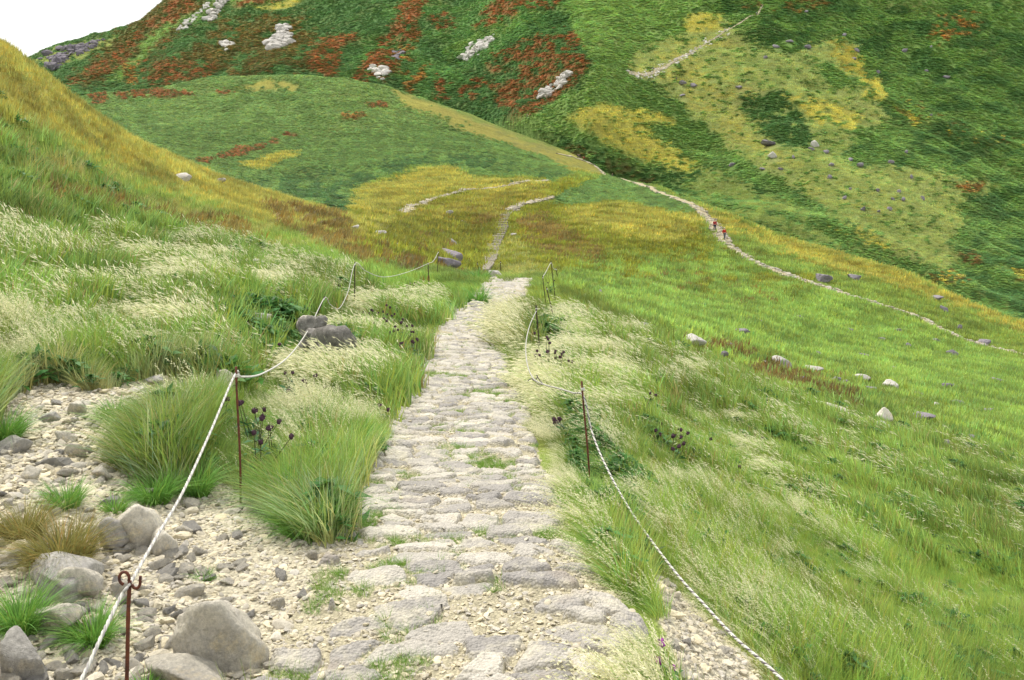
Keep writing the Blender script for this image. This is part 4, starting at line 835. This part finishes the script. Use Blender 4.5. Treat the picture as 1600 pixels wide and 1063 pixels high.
tussock(745, 470, 60, 40, 'tussock', 'dark green tuft leaning over the far left path edge', 400, d=29)
tussock(745, 440, 70, 24, 'tussock', 'green tuft where the stone path reaches its crest', 400, d=36)

# ------------------------------------------------------------------ rusty posts, ropes
def metal_mat(name, c1, c2):
    m, n, l = mat(name); tc = N(n, 'ShaderNodeTexCoord'); v = tc.outputs['Object']
    c = mixc(n, l, mrange(n, l, noise(n, l, v, 25, 5, .75), .35, .65, 0, 1), tuple(lin(c1)), tuple(lin(c2))); out(n, l, c, .8, noise(n, l, v, 90, 4, .7), .6, .004, .3); return m
M['rust'] = metal_mat('rusty_iron', (118, 66, 44), (70, 46, 40)); M['darkrust'] = metal_mat('dark_iron', (74, 54, 46), (48, 42, 40))
def rope_mat(name, c):
    m, n, l = mat(name); tc = N(n, 'ShaderNodeTexCoord'); cc = mixc(n, l, 1.0, tuple(lin(c)), mrange(n, l, noise(n, l, tc.outputs['Object'], 60, 3, .7), .3, .7, .75, 1.1), 'MULTIPLY'); out(n, l, cc, .75, None); return m
M['ropew'] = rope_mat('white_rope', (206, 204, 194)); M['roped'] = rope_mat('grey_rope', (112, 104, 108)); M['ropeg'] = rope_mat('pale_grey_rope', (168, 164, 160))
def tube(P, rad, k=8, closed=False):
    P = np.asarray(P, float); n = len(P); rad = np.broadcast_to(np.asarray(rad, float), (n,))
    T_ = np.gradient(P, axis=0); T_ /= np.linalg.norm(T_, axis=1)[:, None] + 1e-12
    up = np.array([0, 0, 1.]) if abs(T_[0, 2]) < .9 else np.array([0, 1., 0]); nn = np.cross(T_[0], up); nn /= np.linalg.norm(nn); V = []
    for i in range(n):
        nn = nn - T_[i] * (nn @ T_[i]); nn /= np.linalg.norm(nn) + 1e-12; b = np.cross(T_[i], nn); a = np.linspace(0, 2 * np.pi, k, endpoint=False)
        V.append(P[i] + rad[i] * (np.cos(a)[:, None] * nn + np.sin(a)[:, None] * b))
    V = np.concatenate(V); i = np.arange(n - 1)[:, None] * k; j = np.arange(k)[None, :]; j2 = (j + 1) % k
    Fq = np.stack([(i + j).ravel(), (i + j2).ravel(), (i + k + j2).ravel(), (i + k + j).ravel()], 1)
    c0 = len(V); V = np.concatenate([V, P[:1], P[-1:]]); a = np.arange(k); b = (a + 1) % k
    caps = np.concatenate([np.stack([b, a, np.full(k, c0)], 1), np.stack([a + (n - 1) * k, b + (n - 1) * k, np.full(k, c0 + 1)], 1)])
    return V, Fq, caps
def multi(name, tubes, m, parent=None):
    Vs, Q, Tt = [], [], []; off = 0
    for V, q, c in tubes: Vs.append(V); Q.append(q + off); Tt.append(c + off); off += len(V)
    return mesh_np(name, np.concatenate(Vs), [np.concatenate(Q), np.concatenate(Tt)], [m], parent=parent)
def W3(px, py, d): return np.array([(px - CX) / F * d, d, -(py - HZ) / F * d])
def post(tx_, ty_, bx, d, label, hook=0, rad=.0085, m='rust'):
    ROCKS.append(((bx - CX) / F * d, d, .1)) if hook or m == 'rust' else None
    top = W3(tx_, ty_, d); xb = (bx - CX) / F * d; base = np.array([xb, d, float(T1.height(xb, d)) - .06])
    e = empty('rope_post', base); tag(e, label, 'post', 'rusty iron posts carrying the rope')
    L_ = top - base; pts = [L_ * t + np.array([.006 * math.sin(5 * t), 0, 0]) for t in np.linspace(0, 1, 14)]
    multi('rod', [tube(pts, rad * (1 + .08 * np.sin(np.arange(14) * 2.7)), 8)], M[m], e)
    if hook:
        a = np.linspace(-.4, 4.6, 16); R_ = .021
        c1 = [L_ + np.array([-R_ - rad + R_ * math.cos(t), 0, .012 + R_ * math.sin(t) * 1.25]) for t in a]
        a = np.linspace(3.5, 6.6, 10); c2 = [L_ + np.array([.022 + .018 * math.cos(t), -.004, -.004 + .026 * math.sin(t)]) for t in a] + [L_ + np.array([.041, -.004, .022])]
        multi('hook', [tube(c1, .0065, 7), tube(c2, .0065, 7)], M[m], e)
    else:
        a = np.linspace(0, 12.6, 40); multi('rope_binding', [tube([L_ * (1 - .05 / np.linalg.norm(L_)) + np.array([(rad + .005) * math.cos(t), (rad + .005) * math.sin(t), .012 * t / 6.3 - .03]) for t in a], .0055, 6)], M['ropew'], e)
    return top
dP2 = T1.at(375, 785).y; dR1 = T1.at(923, 763).y
post(205, 908, 190, 4.1, 'nearest left rusty post with a curled hook at its head', 1, .009)
post(370, 573, 376, dP2, 'second left rusty post, standing behind the gravel where the rope bends', 0, .0085)
post(508, 463, 488, 18.3, 'leaning left post behind the black and white lichened rock', 0, .011, 'darkrust')
post(555, 409, 553, 22, 'fourth left post standing alone in pale grass', 0, .012, 'darkrust')
post(669, 410, 670, 33, 'left post standing before the leaning grey slab', 0, .014, 'darkrust')
post(685, 392, 683, 37, 'thin far left post beside the brown-topped rock', 0, .014, 'darkrust')
post(746, 410, 751, 36.5, 'far post in the green tuft at the crest of the path', 0, .014, 'darkrust')
post(782, 408, 783, 41, 'far post right of the foot of the wooden steps', 0, .014, 'darkrust')
post(910, 596, 922, dR1, 'nearest right rusty post with a rope tied below its head', 0, .0085)
post(838, 477, 844, 18, 'second right post rising from dark thistles', 0, .012, 'darkrust')
post(854, 448, 868, 25.5, 'third right post leaning left in the pale grass', 0, .012, 'darkrust')
post(848, 431, 853, 30, 'short right post closest to the path crest', 0, .012, 'darkrust')
post(861, 408, 868, 31.5, 'tallest thin far right post in the pale grass', 0, .012, 'darkrust')
post(869, 419, 872, 36, 'farthest right post on the grass shoulder', 0, .013, 'darkrust')
def catmull(P, n):
    P = np.array(P); Q = np.vstack([2 * P[0] - P[1], P, 2 * P[-1] - P[-2]]); o_ = []
    for i in range(1, len(Q) - 2):
        L_ = np.linalg.norm(Q[i + 1] - Q[i]); m_ = max(3, int(L_ / n))
        for k in range(m_):
            t = k / m_; o_.append(.5 * ((2 * Q[i]) + (-Q[i-1] + Q[i+1]) * t + (2*Q[i-1] - 5*Q[i] + 4*Q[i+1] - Q[i+2]) * t*t + (-Q[i-1] + 3*Q[i] - 3*Q[i+1] + Q[i+2]) * t**3))
    o_.append(P[-1]); return np.array(o_)
ROPES = []
def rope(pts, label, dark, near_end, dm='roped'):
    C_ = catmull([W3(*p) for p in pts], .012); ROPES.append(C_[::14]); T_ = np.gradient(C_, axis=0); ln = np.concatenate([[0], np.cumsum(np.linalg.norm(np.diff(C_, axis=0), axis=1))]); T_ /= np.linalg.norm(T_, axis=1)[:, None] + 1e-12
    up = np.array([0, 0, 1.]); s = np.cross(T_, up); s /= np.linalg.norm(s, axis=1)[:, None] + 1e-9; b = np.cross(s, T_)
    e = empty('rope', tuple(C_[0])); tag(e, label, 'rope')
    R_ = .0042; grp = [[], []]
    for k in range(3):
        a = ln / .085 * 2 * np.pi + k * 2 * np.pi / 3
        P = C_ - C_[0] + R_ * (np.cos(a)[:, None] * s + np.sin(a)[:, None] * b); grp[1 if (k == 0 and dark) else 0].append(tube(P, R_ * 1.05, 6))
    multi('strand', grp[0], M['ropew'], e)
    if grp[1]: tag(multi('strand', grp[1], M[dm], e), 'grey strand twisted round the white ones')
rope([(20,1260,3.1),(85,1130,3.4),(128,1060,3.65),(163,985,3.85),(190,930,4.05),(203,912,4.1),(245,838,4.6),(286,768,5.2),(330,672,6.1),(368,584,dP2),(378,589,dP2+.3),(412,583,8.8),(452,556,11.5),(482,515,15),(507,466,18.3),(516,476,18.8),(530,482,19.6),(544,455,20.8),(555,412,22),(572,424,24),(600,433,26.5),(635,426,30),(669,412,33),(677,408,34.5),(685,394,37)], 'white rope hung along the left posts, taut in front and sagging behind', True, 0, 'ropeg')
rope([(1340,1210,3.7),(1225,1066,4.3),(1150,998,4.8),(1105,950,5.25),(1050,888,5.85),(985,798,6.9),(945,725,7.7),(925,675,8.2),(912,620,dR1),(895,614,dR1+.4),(872,607,10),(850,601,11),(832,590,12.5),(823,565,14),(822,535,15.5),(828,508,17),(838,486,18)], 'twisted white and grey rope hung along the right posts', True, 0)
rope([(848,433,30),(853,425,30.6),(861,411,31.5),(865,420,33.5),(869,421,36)], 'thin far rope linking the last right posts', False, 0)
V0 = [W3(838 + a, 592 + b, 12.4) for a, b in [(-14, 4), (-8, 0), (-3, 3), (2, -3), (0, -6), (5, 2), (10, 8), (4, 9), (-2, 4)]]
tag(multi('loose_knot', [tube(catmull(V0, .01), .006, 6)], M['roped']), 'dark frayed knot tied round the sagging right rope', 'knot')

# ------------------------------------------------------------------ thistles
def plain_mat(name, c, rough=.8):
    m, n, l = mat(name); tc = N(n, 'ShaderNodeTexCoord'); cc = mixc(n, l, 1.0, tuple(lin(c)), mrange(n, l, noise(n, l, tc.outputs['Object'], 40, 3, .7), .3, .7, .7, 1.25), 'MULTIPLY'); out(n, l, cc, rough); return m
M['stem'] = plain_mat('thistle_stem', (88, 92, 58)); M['head'] = plain_mat('dried_thistle_head', (78, 54, 66)); M['fresh'] = plain_mat('purple_thistle_head', (150, 66, 150)); M['bud'] = plain_mat('thistle_bud', (82, 84, 62))
def thistle(px, py, d, n, label=None, fresh=False, group='thistles among the grass', hgt=None):
    x0 = (px - CX) / F * d; z0 = float(T1.height(x0, d)); top = -(py - HZ) / F * d; H = max(.25, min(.85, top - z0))
    e = empty('thistle_plant', (x0, d, z0)); tag(e, label or 'thistle with dark dried flower heads standing in the bank grass', 'thistle', group if not label else None)
    r = rr(int(px * 5 + py)); tips = []; tb = []
    for k in range(n):
        tip = np.array([r.normal(0, .1), r.normal(0, .1), H * r.uniform(.7, 1.05)]); mid = tip * .5 + np.array([r.normal(0, .02), r.normal(0, .02), 0]); c = catmull([np.zeros(3), mid, tip], .05)
        tips.append(tip); tb.append(tube(c, np.linspace(.005, .003, len(c)), 5))
    multi('stem', tb, M['stem'], e)
    V, Fc, Cc = leaves(34, .16, H * .7, .13, .035, r, up=1, solid=.05, low=1.3); o = mesh_np('foliage', V, Fc, [M['forb']], parent=e); vattr(o, 'var', Cc)
    for tip in tips:
        V, Fc = facet_rock(r, 2, 20, 1, .12, 20); V = V * .022 * (.8 if fresh else 1); V[:, 2] *= 1.15
        hair = r.normal(0, 1, (24, 3)); hair[:, 2] = abs(hair[:, 2]) + .4; hair /= np.linalg.norm(hair, axis=1)[:, None]; HV = []; 
        for hv in hair:
            sd_ = np.cross(hv, [0.3, .9, .1]); sd_ /= np.linalg.norm(sd_) + 1e-9; HV += [hv * .012 + sd_ * .003, hv * .012 - sd_ * .003, hv * (.03 if fresh else .036)]
        HV = np.array(HV); HF = np.arange(72).reshape(24, 3) + len(V)
        o = mesh_np('flower_head', np.concatenate([V, HV]), np.concatenate([Fc, HF]), [M['fresh' if fresh else 'head']], smooth=False, parent=e); o.location = tip
thistle(1034, 1046, 4.3, 2, 'thistle with two bright purple heads at the bottom of the right verge', True)
thistle(1112, 1058, 4.5, 1, 'single purple thistle head right of the pair at the bottom edge', True)
thistle(392, 466, 17, 4, 'tall dark thistle cluster above the rope bend on the left bank')
thistle(404, 645, 7.9, 5, 'thistle with mauve heads just right of the second rusty post')
for q in [(350,470,17.5,4),(378,480,17,3),(420,500,15.5,3),(318,612,9,1),(344,618,8.8,2),(393,625,8.5,3),(405,672,7.6,3),(425,665,7.9,2),(480,592,10.8,4),(500,598,11,3),(455,580,11.5,2),(430,540,13,2),(518,640,10.4,3),(600,478,20,5),(612,492,19,5),(628,500,18,4),(640,512,17.5,5),(650,530,16.5,4),(625,530,16,4),(600,520,17,3),(590,500,18,3),(575,485,20,4),(560,560,14,2),(585,600,12.5,3),(596,645,11,2),(612,560,14.5,3),(560,610,12,2),(548,630,11,2),(690,465,28,3),(672,455,30,3),(640,450,30,3),(470,430,22,2),(530,440,22,2),
          (850,520,15.5,3),(862,538,15.2,4),(872,552,15,4),(856,550,15,4),(840,545,15.4,2),(868,655,10.6,3),(880,650,10.4,2),(1040,702,11,4),(1052,712,10.6,4),(1045,690,11.5,3),(1022,700,11,2),(1088,690,12,2),(1180,690,15,2),(1150,758,11.5,1),(1165,800,10,1),(1010,620,14,2),(860,440,33,2),(898,560,15,2)]:
    thistle(*q)

# ------------------------------------------------------------------ walkers
for nm, c in dict(skin=(196,150,122), redj=(158,34,48), redb=(186,40,30), navy=(44,52,70), grey_c=(90,92,96), white_c=(225,225,228), dark=(40,38,40), pink=(200,150,160), blue=(70,90,140), tan=(190,176,140), green_c=(60,80,60)).items():
    m, n, l = mat(nm); out(n, l, tuple(lin(c)), .8); M['c_' + nm] = m
def person(T, px, py, facing, top, legs, pack, hat, label, hgt=1.7, group=None, stride=.25, d=None):
    p = T.at(px, py)
    if d: p = Vector(((px - CX) / F * d, d, float(T.height((px - CX) / F * d, d))))
    e = empty('person', p + Vector((0, 0, .1)), facing); s = hgt / 1.7; tag(e, label, 'person', group)
    def skin(name, vs, es, rad, m, lv=1):
        me = bpy.data.meshes.new(name); me.from_pydata([tuple(s * q for q in v) for v in vs], es, []); me.materials.append(M[m]); o = bpy.data.objects.new(name, me); COL.objects.link(o); o.parent = e
        md = o.modifiers.new('skin', 'SKIN'); md.use_smooth_shade = True
        for i, r_ in enumerate(rad): me.skin_vertices[0].data[i].radius = (r_[0] * s, r_[1] * s) if isinstance(r_, tuple) else (r_ * s, r_ * s)
        me.skin_vertices[0].data[0].use_root = True
        sb = o.modifiers.new('smooth', 'SUBSURF'); sb.levels = lv; sb.render_levels = lv; return o
    a = stride
    J = [(0,0,.95),(0,0,1.18),(0,0,1.38),(0,.01,1.48),(0,.02,1.58),(0,.02,1.66),
         (.1,0,.9),(.1,a*.55,.5),(.1,a*.6,.08),(.1,a*.6+.16,.04),(-.1,0,.9),(-.1,-a*.3,.5),(-.1,-a*.95,.12),(-.1,-a*.95+.15,.05),
         (.18,0,1.38),(.24,-.08,1.12),(.25,.1,.92),(.25,.16,.86),(-.18,0,1.38),(-.24,-.04,1.12),(-.25,.14,.95),(-.25,.2,.9)]
    E = [(0,1),(1,2),(2,3),(3,4),(4,5),(0,6),(6,7),(7,8),(8,9),(0,10),(10,11),(11,12),(12,13),(2,14),(14,15),(15,16),(16,17),(2,18),(18,19),(19,20),(20,21)]
    R_ = [.11,.12,.11,.05,.09,.08,.085,.055,.04,.035,.085,.055,.04,.035,.055,.042,.032,.03,.055,.042,.032,.03]
    skin('body', J, E, R_, 'c_skin')
    ji = [0,1,2,14,15,16,18,19,20]; mp = {k: i for i, k in enumerate(ji)}
    skin('jacket', [J[i] for i in ji], [(mp[u], mp[v]) for u, v in E if u in mp and v in mp], [.15,(.17,.13),(.17,.13),.075,.06,.048,.075,.06,.048], top)
    ti = [0,6,7,8,10,11,12]; mp = {k: i for i, k in enumerate(ti)}
    skin('trousers', [J[i] for i in ti], [(mp[u], mp[v]) for u, v in E if u in mp and v in mp], [.14,.105,.075,.06,.105,.075,.06], legs)
    for q in ((8, 9), (12, 13)): skin('boot', [J[q[0]], J[q[1]]], [(0, 1)], [.055, .05], 'c_dark')
    if pack: skin('backpack', [(0,-.2,1.0),(0,-.22,1.22),(0,-.18,1.42)], [(0,1),(1,2)], [(.15,.11),(.17,.12),(.13,.09)], pack)
    if hat: skin('hat', [(0,.02,1.66),(0,.02,1.74)], [(0,1)], [(.13,.13),(.08,.08)], hat)
    else: skin('hair', [(0,0,1.64),(0,0,1.71)], [(0,1)], [.1,.085], 'c_dark')
person(T1, 1117, 363, 2.9, 'c_redj', 'c_navy', 'c_grey_c', 'c_dark', 'walker in dark red jacket and navy trousers, upper of the pair on the stony trail', 1.75)
person(T1, 1132, 376, 3.3, 'c_redb', 'c_grey_c', 'c_dark', 'c_white_c', 'walker in red with a white hat, lower of the pair on the stony trail', 1.7)
person(T1, 903, 249, 2.2, 'c_navy', 'c_dark', 'c_white_c', None, 'walker with white pack, leftmost of the group on the ridge trail', 1.75)
person(T1, 906, 250, 2.0, 'c_dark', 'c_navy', 'c_navy', 'c_dark', 'dark clothed walker in the middle of the group on the ridge trail', 1.75)
person(T1, 912, 252, 2.4, 'c_redj', 'c_dark', None, None, 'walker in dull red, rightmost of the group on the ridge trail', 1.65)
person(T1, 957, 273, 2.6, 'c_green_c', 'c_navy', 'c_navy', 'c_dark', 'lone walker in dark green on the saddle where trails meet', 1.75)
person(T2, 824, 184, 2.0, 'c_pink', 'c_grey_c', None, 'c_white_c', 'walker in pink at the foot of the central ridge', 1.7)
person(T2, 828, 184, 2.4, 'c_redj', 'c_dark', 'c_redj', None, 'walker in dark red right beside the one in pink', 1.7)
person(T2, 1182, 24, .5, 'c_white_c', 'c_navy', 'c_blue', None, 'walker in white, lower one on the highest trail', 1.75)
person(T2, 1190, 12, .5, 'c_navy', 'c_dark', 'c_dark', None, 'dark walker farthest up the highest trail', 1.75)
person(T2, 1057, 126, .8, 'c_navy', 'c_navy', 'c_blue', None, 'walker in dark blue below the rocky rubble trail', 1.75)

# ------------------------------------------------------------------ ground cover set out over the land
ROCK_AT = np.array(ROCKS)
TRA = np.concatenate(TRC); TRS = set()
for a, b, r_ in TRA:
    n_ = int((r_ / 2 + .3) / .4) + 1
    for i in range(-n_, n_ + 1):
        for j in range(-n_ - 1, n_ + 1):
            if math.hypot(i * .4, min(abs(j), abs(j + 1)) * .4) < r_ * .5 + .3: TRS.add((int(round(a / .4)) + i) * 100000 + int(round(b / .4)) + j)
TRS = np.array(sorted(TRS)); XRP = lambda y: np.interp(y, D_, xr, left=-99, right=-99)
RP = np.concatenate(ROPES); RP = RP[(RP[:, 1] > 4.2) & (RP[:, 1] < 34)]
def trodden(x, y):
    k = np.ones(len(x))
    for a, b, c in RP:
        q = ((x - a) / .4) ** 2 + ((y - b + .35 + .02 * b) / (.7 + .05 * b)) ** 2; k = np.minimum(k, (.62 if (a > 0 and b < 8.8) else .45) + (.38 if (a > 0 and b < 8.8) else .55) * sstep(.5, 1.1, q))
    return k
def clear(x, y):
    ok = ~np.isin((np.round(x / .4) * 100000 + np.round(y / .4)).astype(np.int64), TRS)
    e_ = x - XRP(y); ok &= ~((e_ > -.5) & (e_ < .0 + .25 * vnoise(y * 1.7, y * 0, 3)) & (y < 36))
    for a, b, r_ in ROCK_AT: ok &= ((x - a) / r_) ** 2 + ((y - b + r_ * .5) / (r_ * 1.7)) ** 2 > 1
    return ok
# near grass
px, py, x, d, z = sample(T1, 150000, -120, 1720, 2.4, 30, .55)
wob = (fbm(px / 30, py / 15, 63, 3) - .5)
col, kind = cover(1, px, py, d=d)
keepf = rng.uniform(0, 1, len(px)) < sstep(32, 18, d)
cp = np.maximum(inpoly(PATH, px, py, 5, 8), 0)
bare = (kind == GRAVEL)
keep = (~bare) & (cp < .5) & keepf & clear(x, d)
px, py, x, d, z, col, kind = [a[keep] for a in (px, py, x, d, z, col, kind)]
dark = np.maximum.reduce([inpoly(P_, px, py, 10, 24) for P_ in (DARK, DARK2, DARK3)])
pr = np.maximum(inpoly(PLR, px, py, 45, 60) * .3, inpoly(PLR2, px, py, 20, 20) * .5); pr = np.maximum(pr, .85 * sstep(1.0, .4, x - XRP(d)) * (x > XRP(d))); pl = inpoly(PLL, px, py, 30, 40) * .55
cl = fbm(x / .8, d / 2.2, 71, 3); cl = sstep(.42, .58, cl)
slope = (px > 900) * .07 * sstep(560, 640, py)
pp = np.clip(np.maximum(np.maximum(pr, pl), slope) * (.12 + 1.25 * cl), 0, .9) * (1 - dark)
u = rng.uniform(0, 1, len(px)); isp = (u < pp) & (kind != SHORT)
fb = (~isp) & (rng.uniform(0, 1, len(px)) < dark * .5 + .03)
mott = fbm(x / 1.3, d / 2.2, 73, 3)[:, None]
col = np.where((px > 860)[:, None], col * .4 + .6 * lin((142, 170, 76)), col)
gcol = vary(col * (.55 + 1.05 * mott) , len(px), .22)
dead = rng.uniform(0, 1, len(px)) < .05; gcol[dead] = lin((176, 160, 104))
clump = sstep(.3, .7, fbm(x / .75, d / .95, 74, 3))
far = d > 11; sh = (kind == SHORT) & (d > 18); isp &= ~sh
sz = rng.uniform(.75, 1.3, len(px)) * np.clip(.75 + d * .012, .8, 1.05)
sz *= np.where((px > 1000) & (py > 560), .85, 1) * (.5 + .85 * clump)
sz *= trodden(x, d) * np.where(x > 0, np.where(x - XRP(d) < .42, .9, .62) * sstep(20, 8, d) + sstep(8, 20, d), 1)
def put(name, sel, cname, k=1.0, label=None, cat='grass', tcol=None):
    if sel.sum() == 0: return
    k = np.array([k, k, k * (.42 if 'mountain' in name else .75 if 'bamboo' in name else 1)])[None, :]
    tc = gcol if tcol is None else tcol
    scatter(name, x[sel], d[sel], z[sel] - .01, sz[sel][:, None] * k, PC[cname], tc[sel], label=label, cat=cat)
put('green_grass', (~isp) & (~fb) & (~far), 'green', 1, 'short green grass between the seeding tufts beside the stone path')
put('feather_grass', isp & (~far) & (px > 640), 'plume', 1, 'pale feathery grass bent left by wind along the right edge of the path')
put('feather_grass', isp & (~far) & (px <= 640), 'plumeup', 1, 'pale seeding grass standing on the near left bank')
put('low_meadow_grass', sh, 'short', .8, 'short yellow green grass beginning where the tall grass ends')
put('meadow_grass', (~isp) & (~fb) & far & (~sh), 'farg', 1.05, 'green grass of the middle distance slopes on both sides of the path')
put('meadow_feather_grass', isp & far, 'farp', 1.05, 'pale feathery grass in the middle distance on both banks')
put('thistle_foliage', fb, 'forb', 1.3, 'dark green leafy ground cover growing low among the grass', 'foliage', np.broadcast_to(lin((78, 122, 60)), gcol.shape) * rng.uniform(.7, 1.2, (len(x), 1)))
# meadow beyond
px, py, x, d, z = sample(T1, 190000, -60, 1660, 17, 260, .85)
col, kind = cover(1, px, py, True, d); k = ((kind == GRASS) | (kind == SHORT)) & (rng.uniform(0, 1, len(px)) < sstep(17, 34, d)) & clear(x, d)
px, py, x, d, z, col, kind = [a[k] for a in (px, py, x, d, z, col, kind)]
mott = .5 * fbm(x / 4, d / 6, 75, 3)[:, None] + .5 * sstep(.3, .7, fbm(x / 1.0, d / 1.6, 70, 2))[:, None]; gcol = vary(col * (.55 + .95 * mott), len(px), .2); sz = rng.uniform(.8, 1.5, len(px)) * np.clip(.75 + d / 130, 1, 2.2) * np.where(d < 36, trodden(x, d), 1); gcol = gcol * 1.2
tall = (kind == GRASS) & (d < 75); put('hill_grass', ~tall, 'short', 1, 'short gold and green grass covering the bowl'); put('left_hill_grass', tall, 'farg', .62, 'gold and green grass leaning in the wind on the left hill')
# dwarf bamboo and red shrubs, near mound then mountain
def bush(T, layer, n, c0, c1, d0, d1, p, s0, names):
    global x, d, z, gcol, sz
    px, py, x, d, z = sample(T, n, c0, c1, d0, d1, p, layer); col, kind = cover(layer, px, py, True, d)
    if layer == 2:
        q = fbm(px / 9, py / 4.5, 78, 3); sw = (kind == SHORT) & (q > .62); kind = np.where(sw, SASA, kind); col = np.where(sw[:, None], lin(C['sasa']), col)
    kc = clear(x, d); px, py, x, d, z, col, kind = [a[kc] for a in (px, py, x, d, z, col, kind)]
    mott = fbm(px / 9, py / 5, 76, 3)[:, None]; bright = np.where(kind == SHORT, 1.3, 1.6)[:, None] if layer == 2 else 1.2; gcol = vary(col * bright * (.8 + .95 * mott), len(px), .2)
    shr = (kind == SHRUB)[:, None]; u_ = rng.uniform(0, 1, (len(px), 1)) + (fbm(px / 3, py / 2, 79, 2)[:, None] - .5)
    gcol = np.where(shr & (u_ < .3), lin(C['sasa']) * rng.uniform(.7, 1.1, (len(px), 1)), np.where(shr & (u_ < .42), lin(C['orange']) * 1.1, np.where(shr & (u_ > .8), lin(C['brown']), gcol))); sz = rng.uniform(.6, 1.3, len(px)) * s0 * np.clip(d / 350, .6, 1.6)
    put(names[0], kind == SASA, 'sasa', 1, names[1], 'dwarf bamboo'); put(names[2], kind == SHRUB, 'shrub', 1.1, names[3], 'shrubs')
    if layer == 2: put('slope_grass', (kind == SHORT), 'short', 2.4, 'rough gold and olive grass on the far valley slope and centre ridge')
bush(T1, 1, 190000, -20, 1620, 95, 460, 1.0, .9, ('dwarf_bamboo', 'dense green dwarf bamboo covering the rounded mound', 'autumn_shrubs', 'low red autumn shrubs scattered over the green mound'))
bush(T2, 2, 420000, 40, 1640, 190, 900, 1.0, 1.05, ('mountain_bamboo', 'dark green dwarf bamboo covering the mountain and valley slopes', 'mountain_shrubs', 'red and orange autumn shrubs on the steep mountain face'))
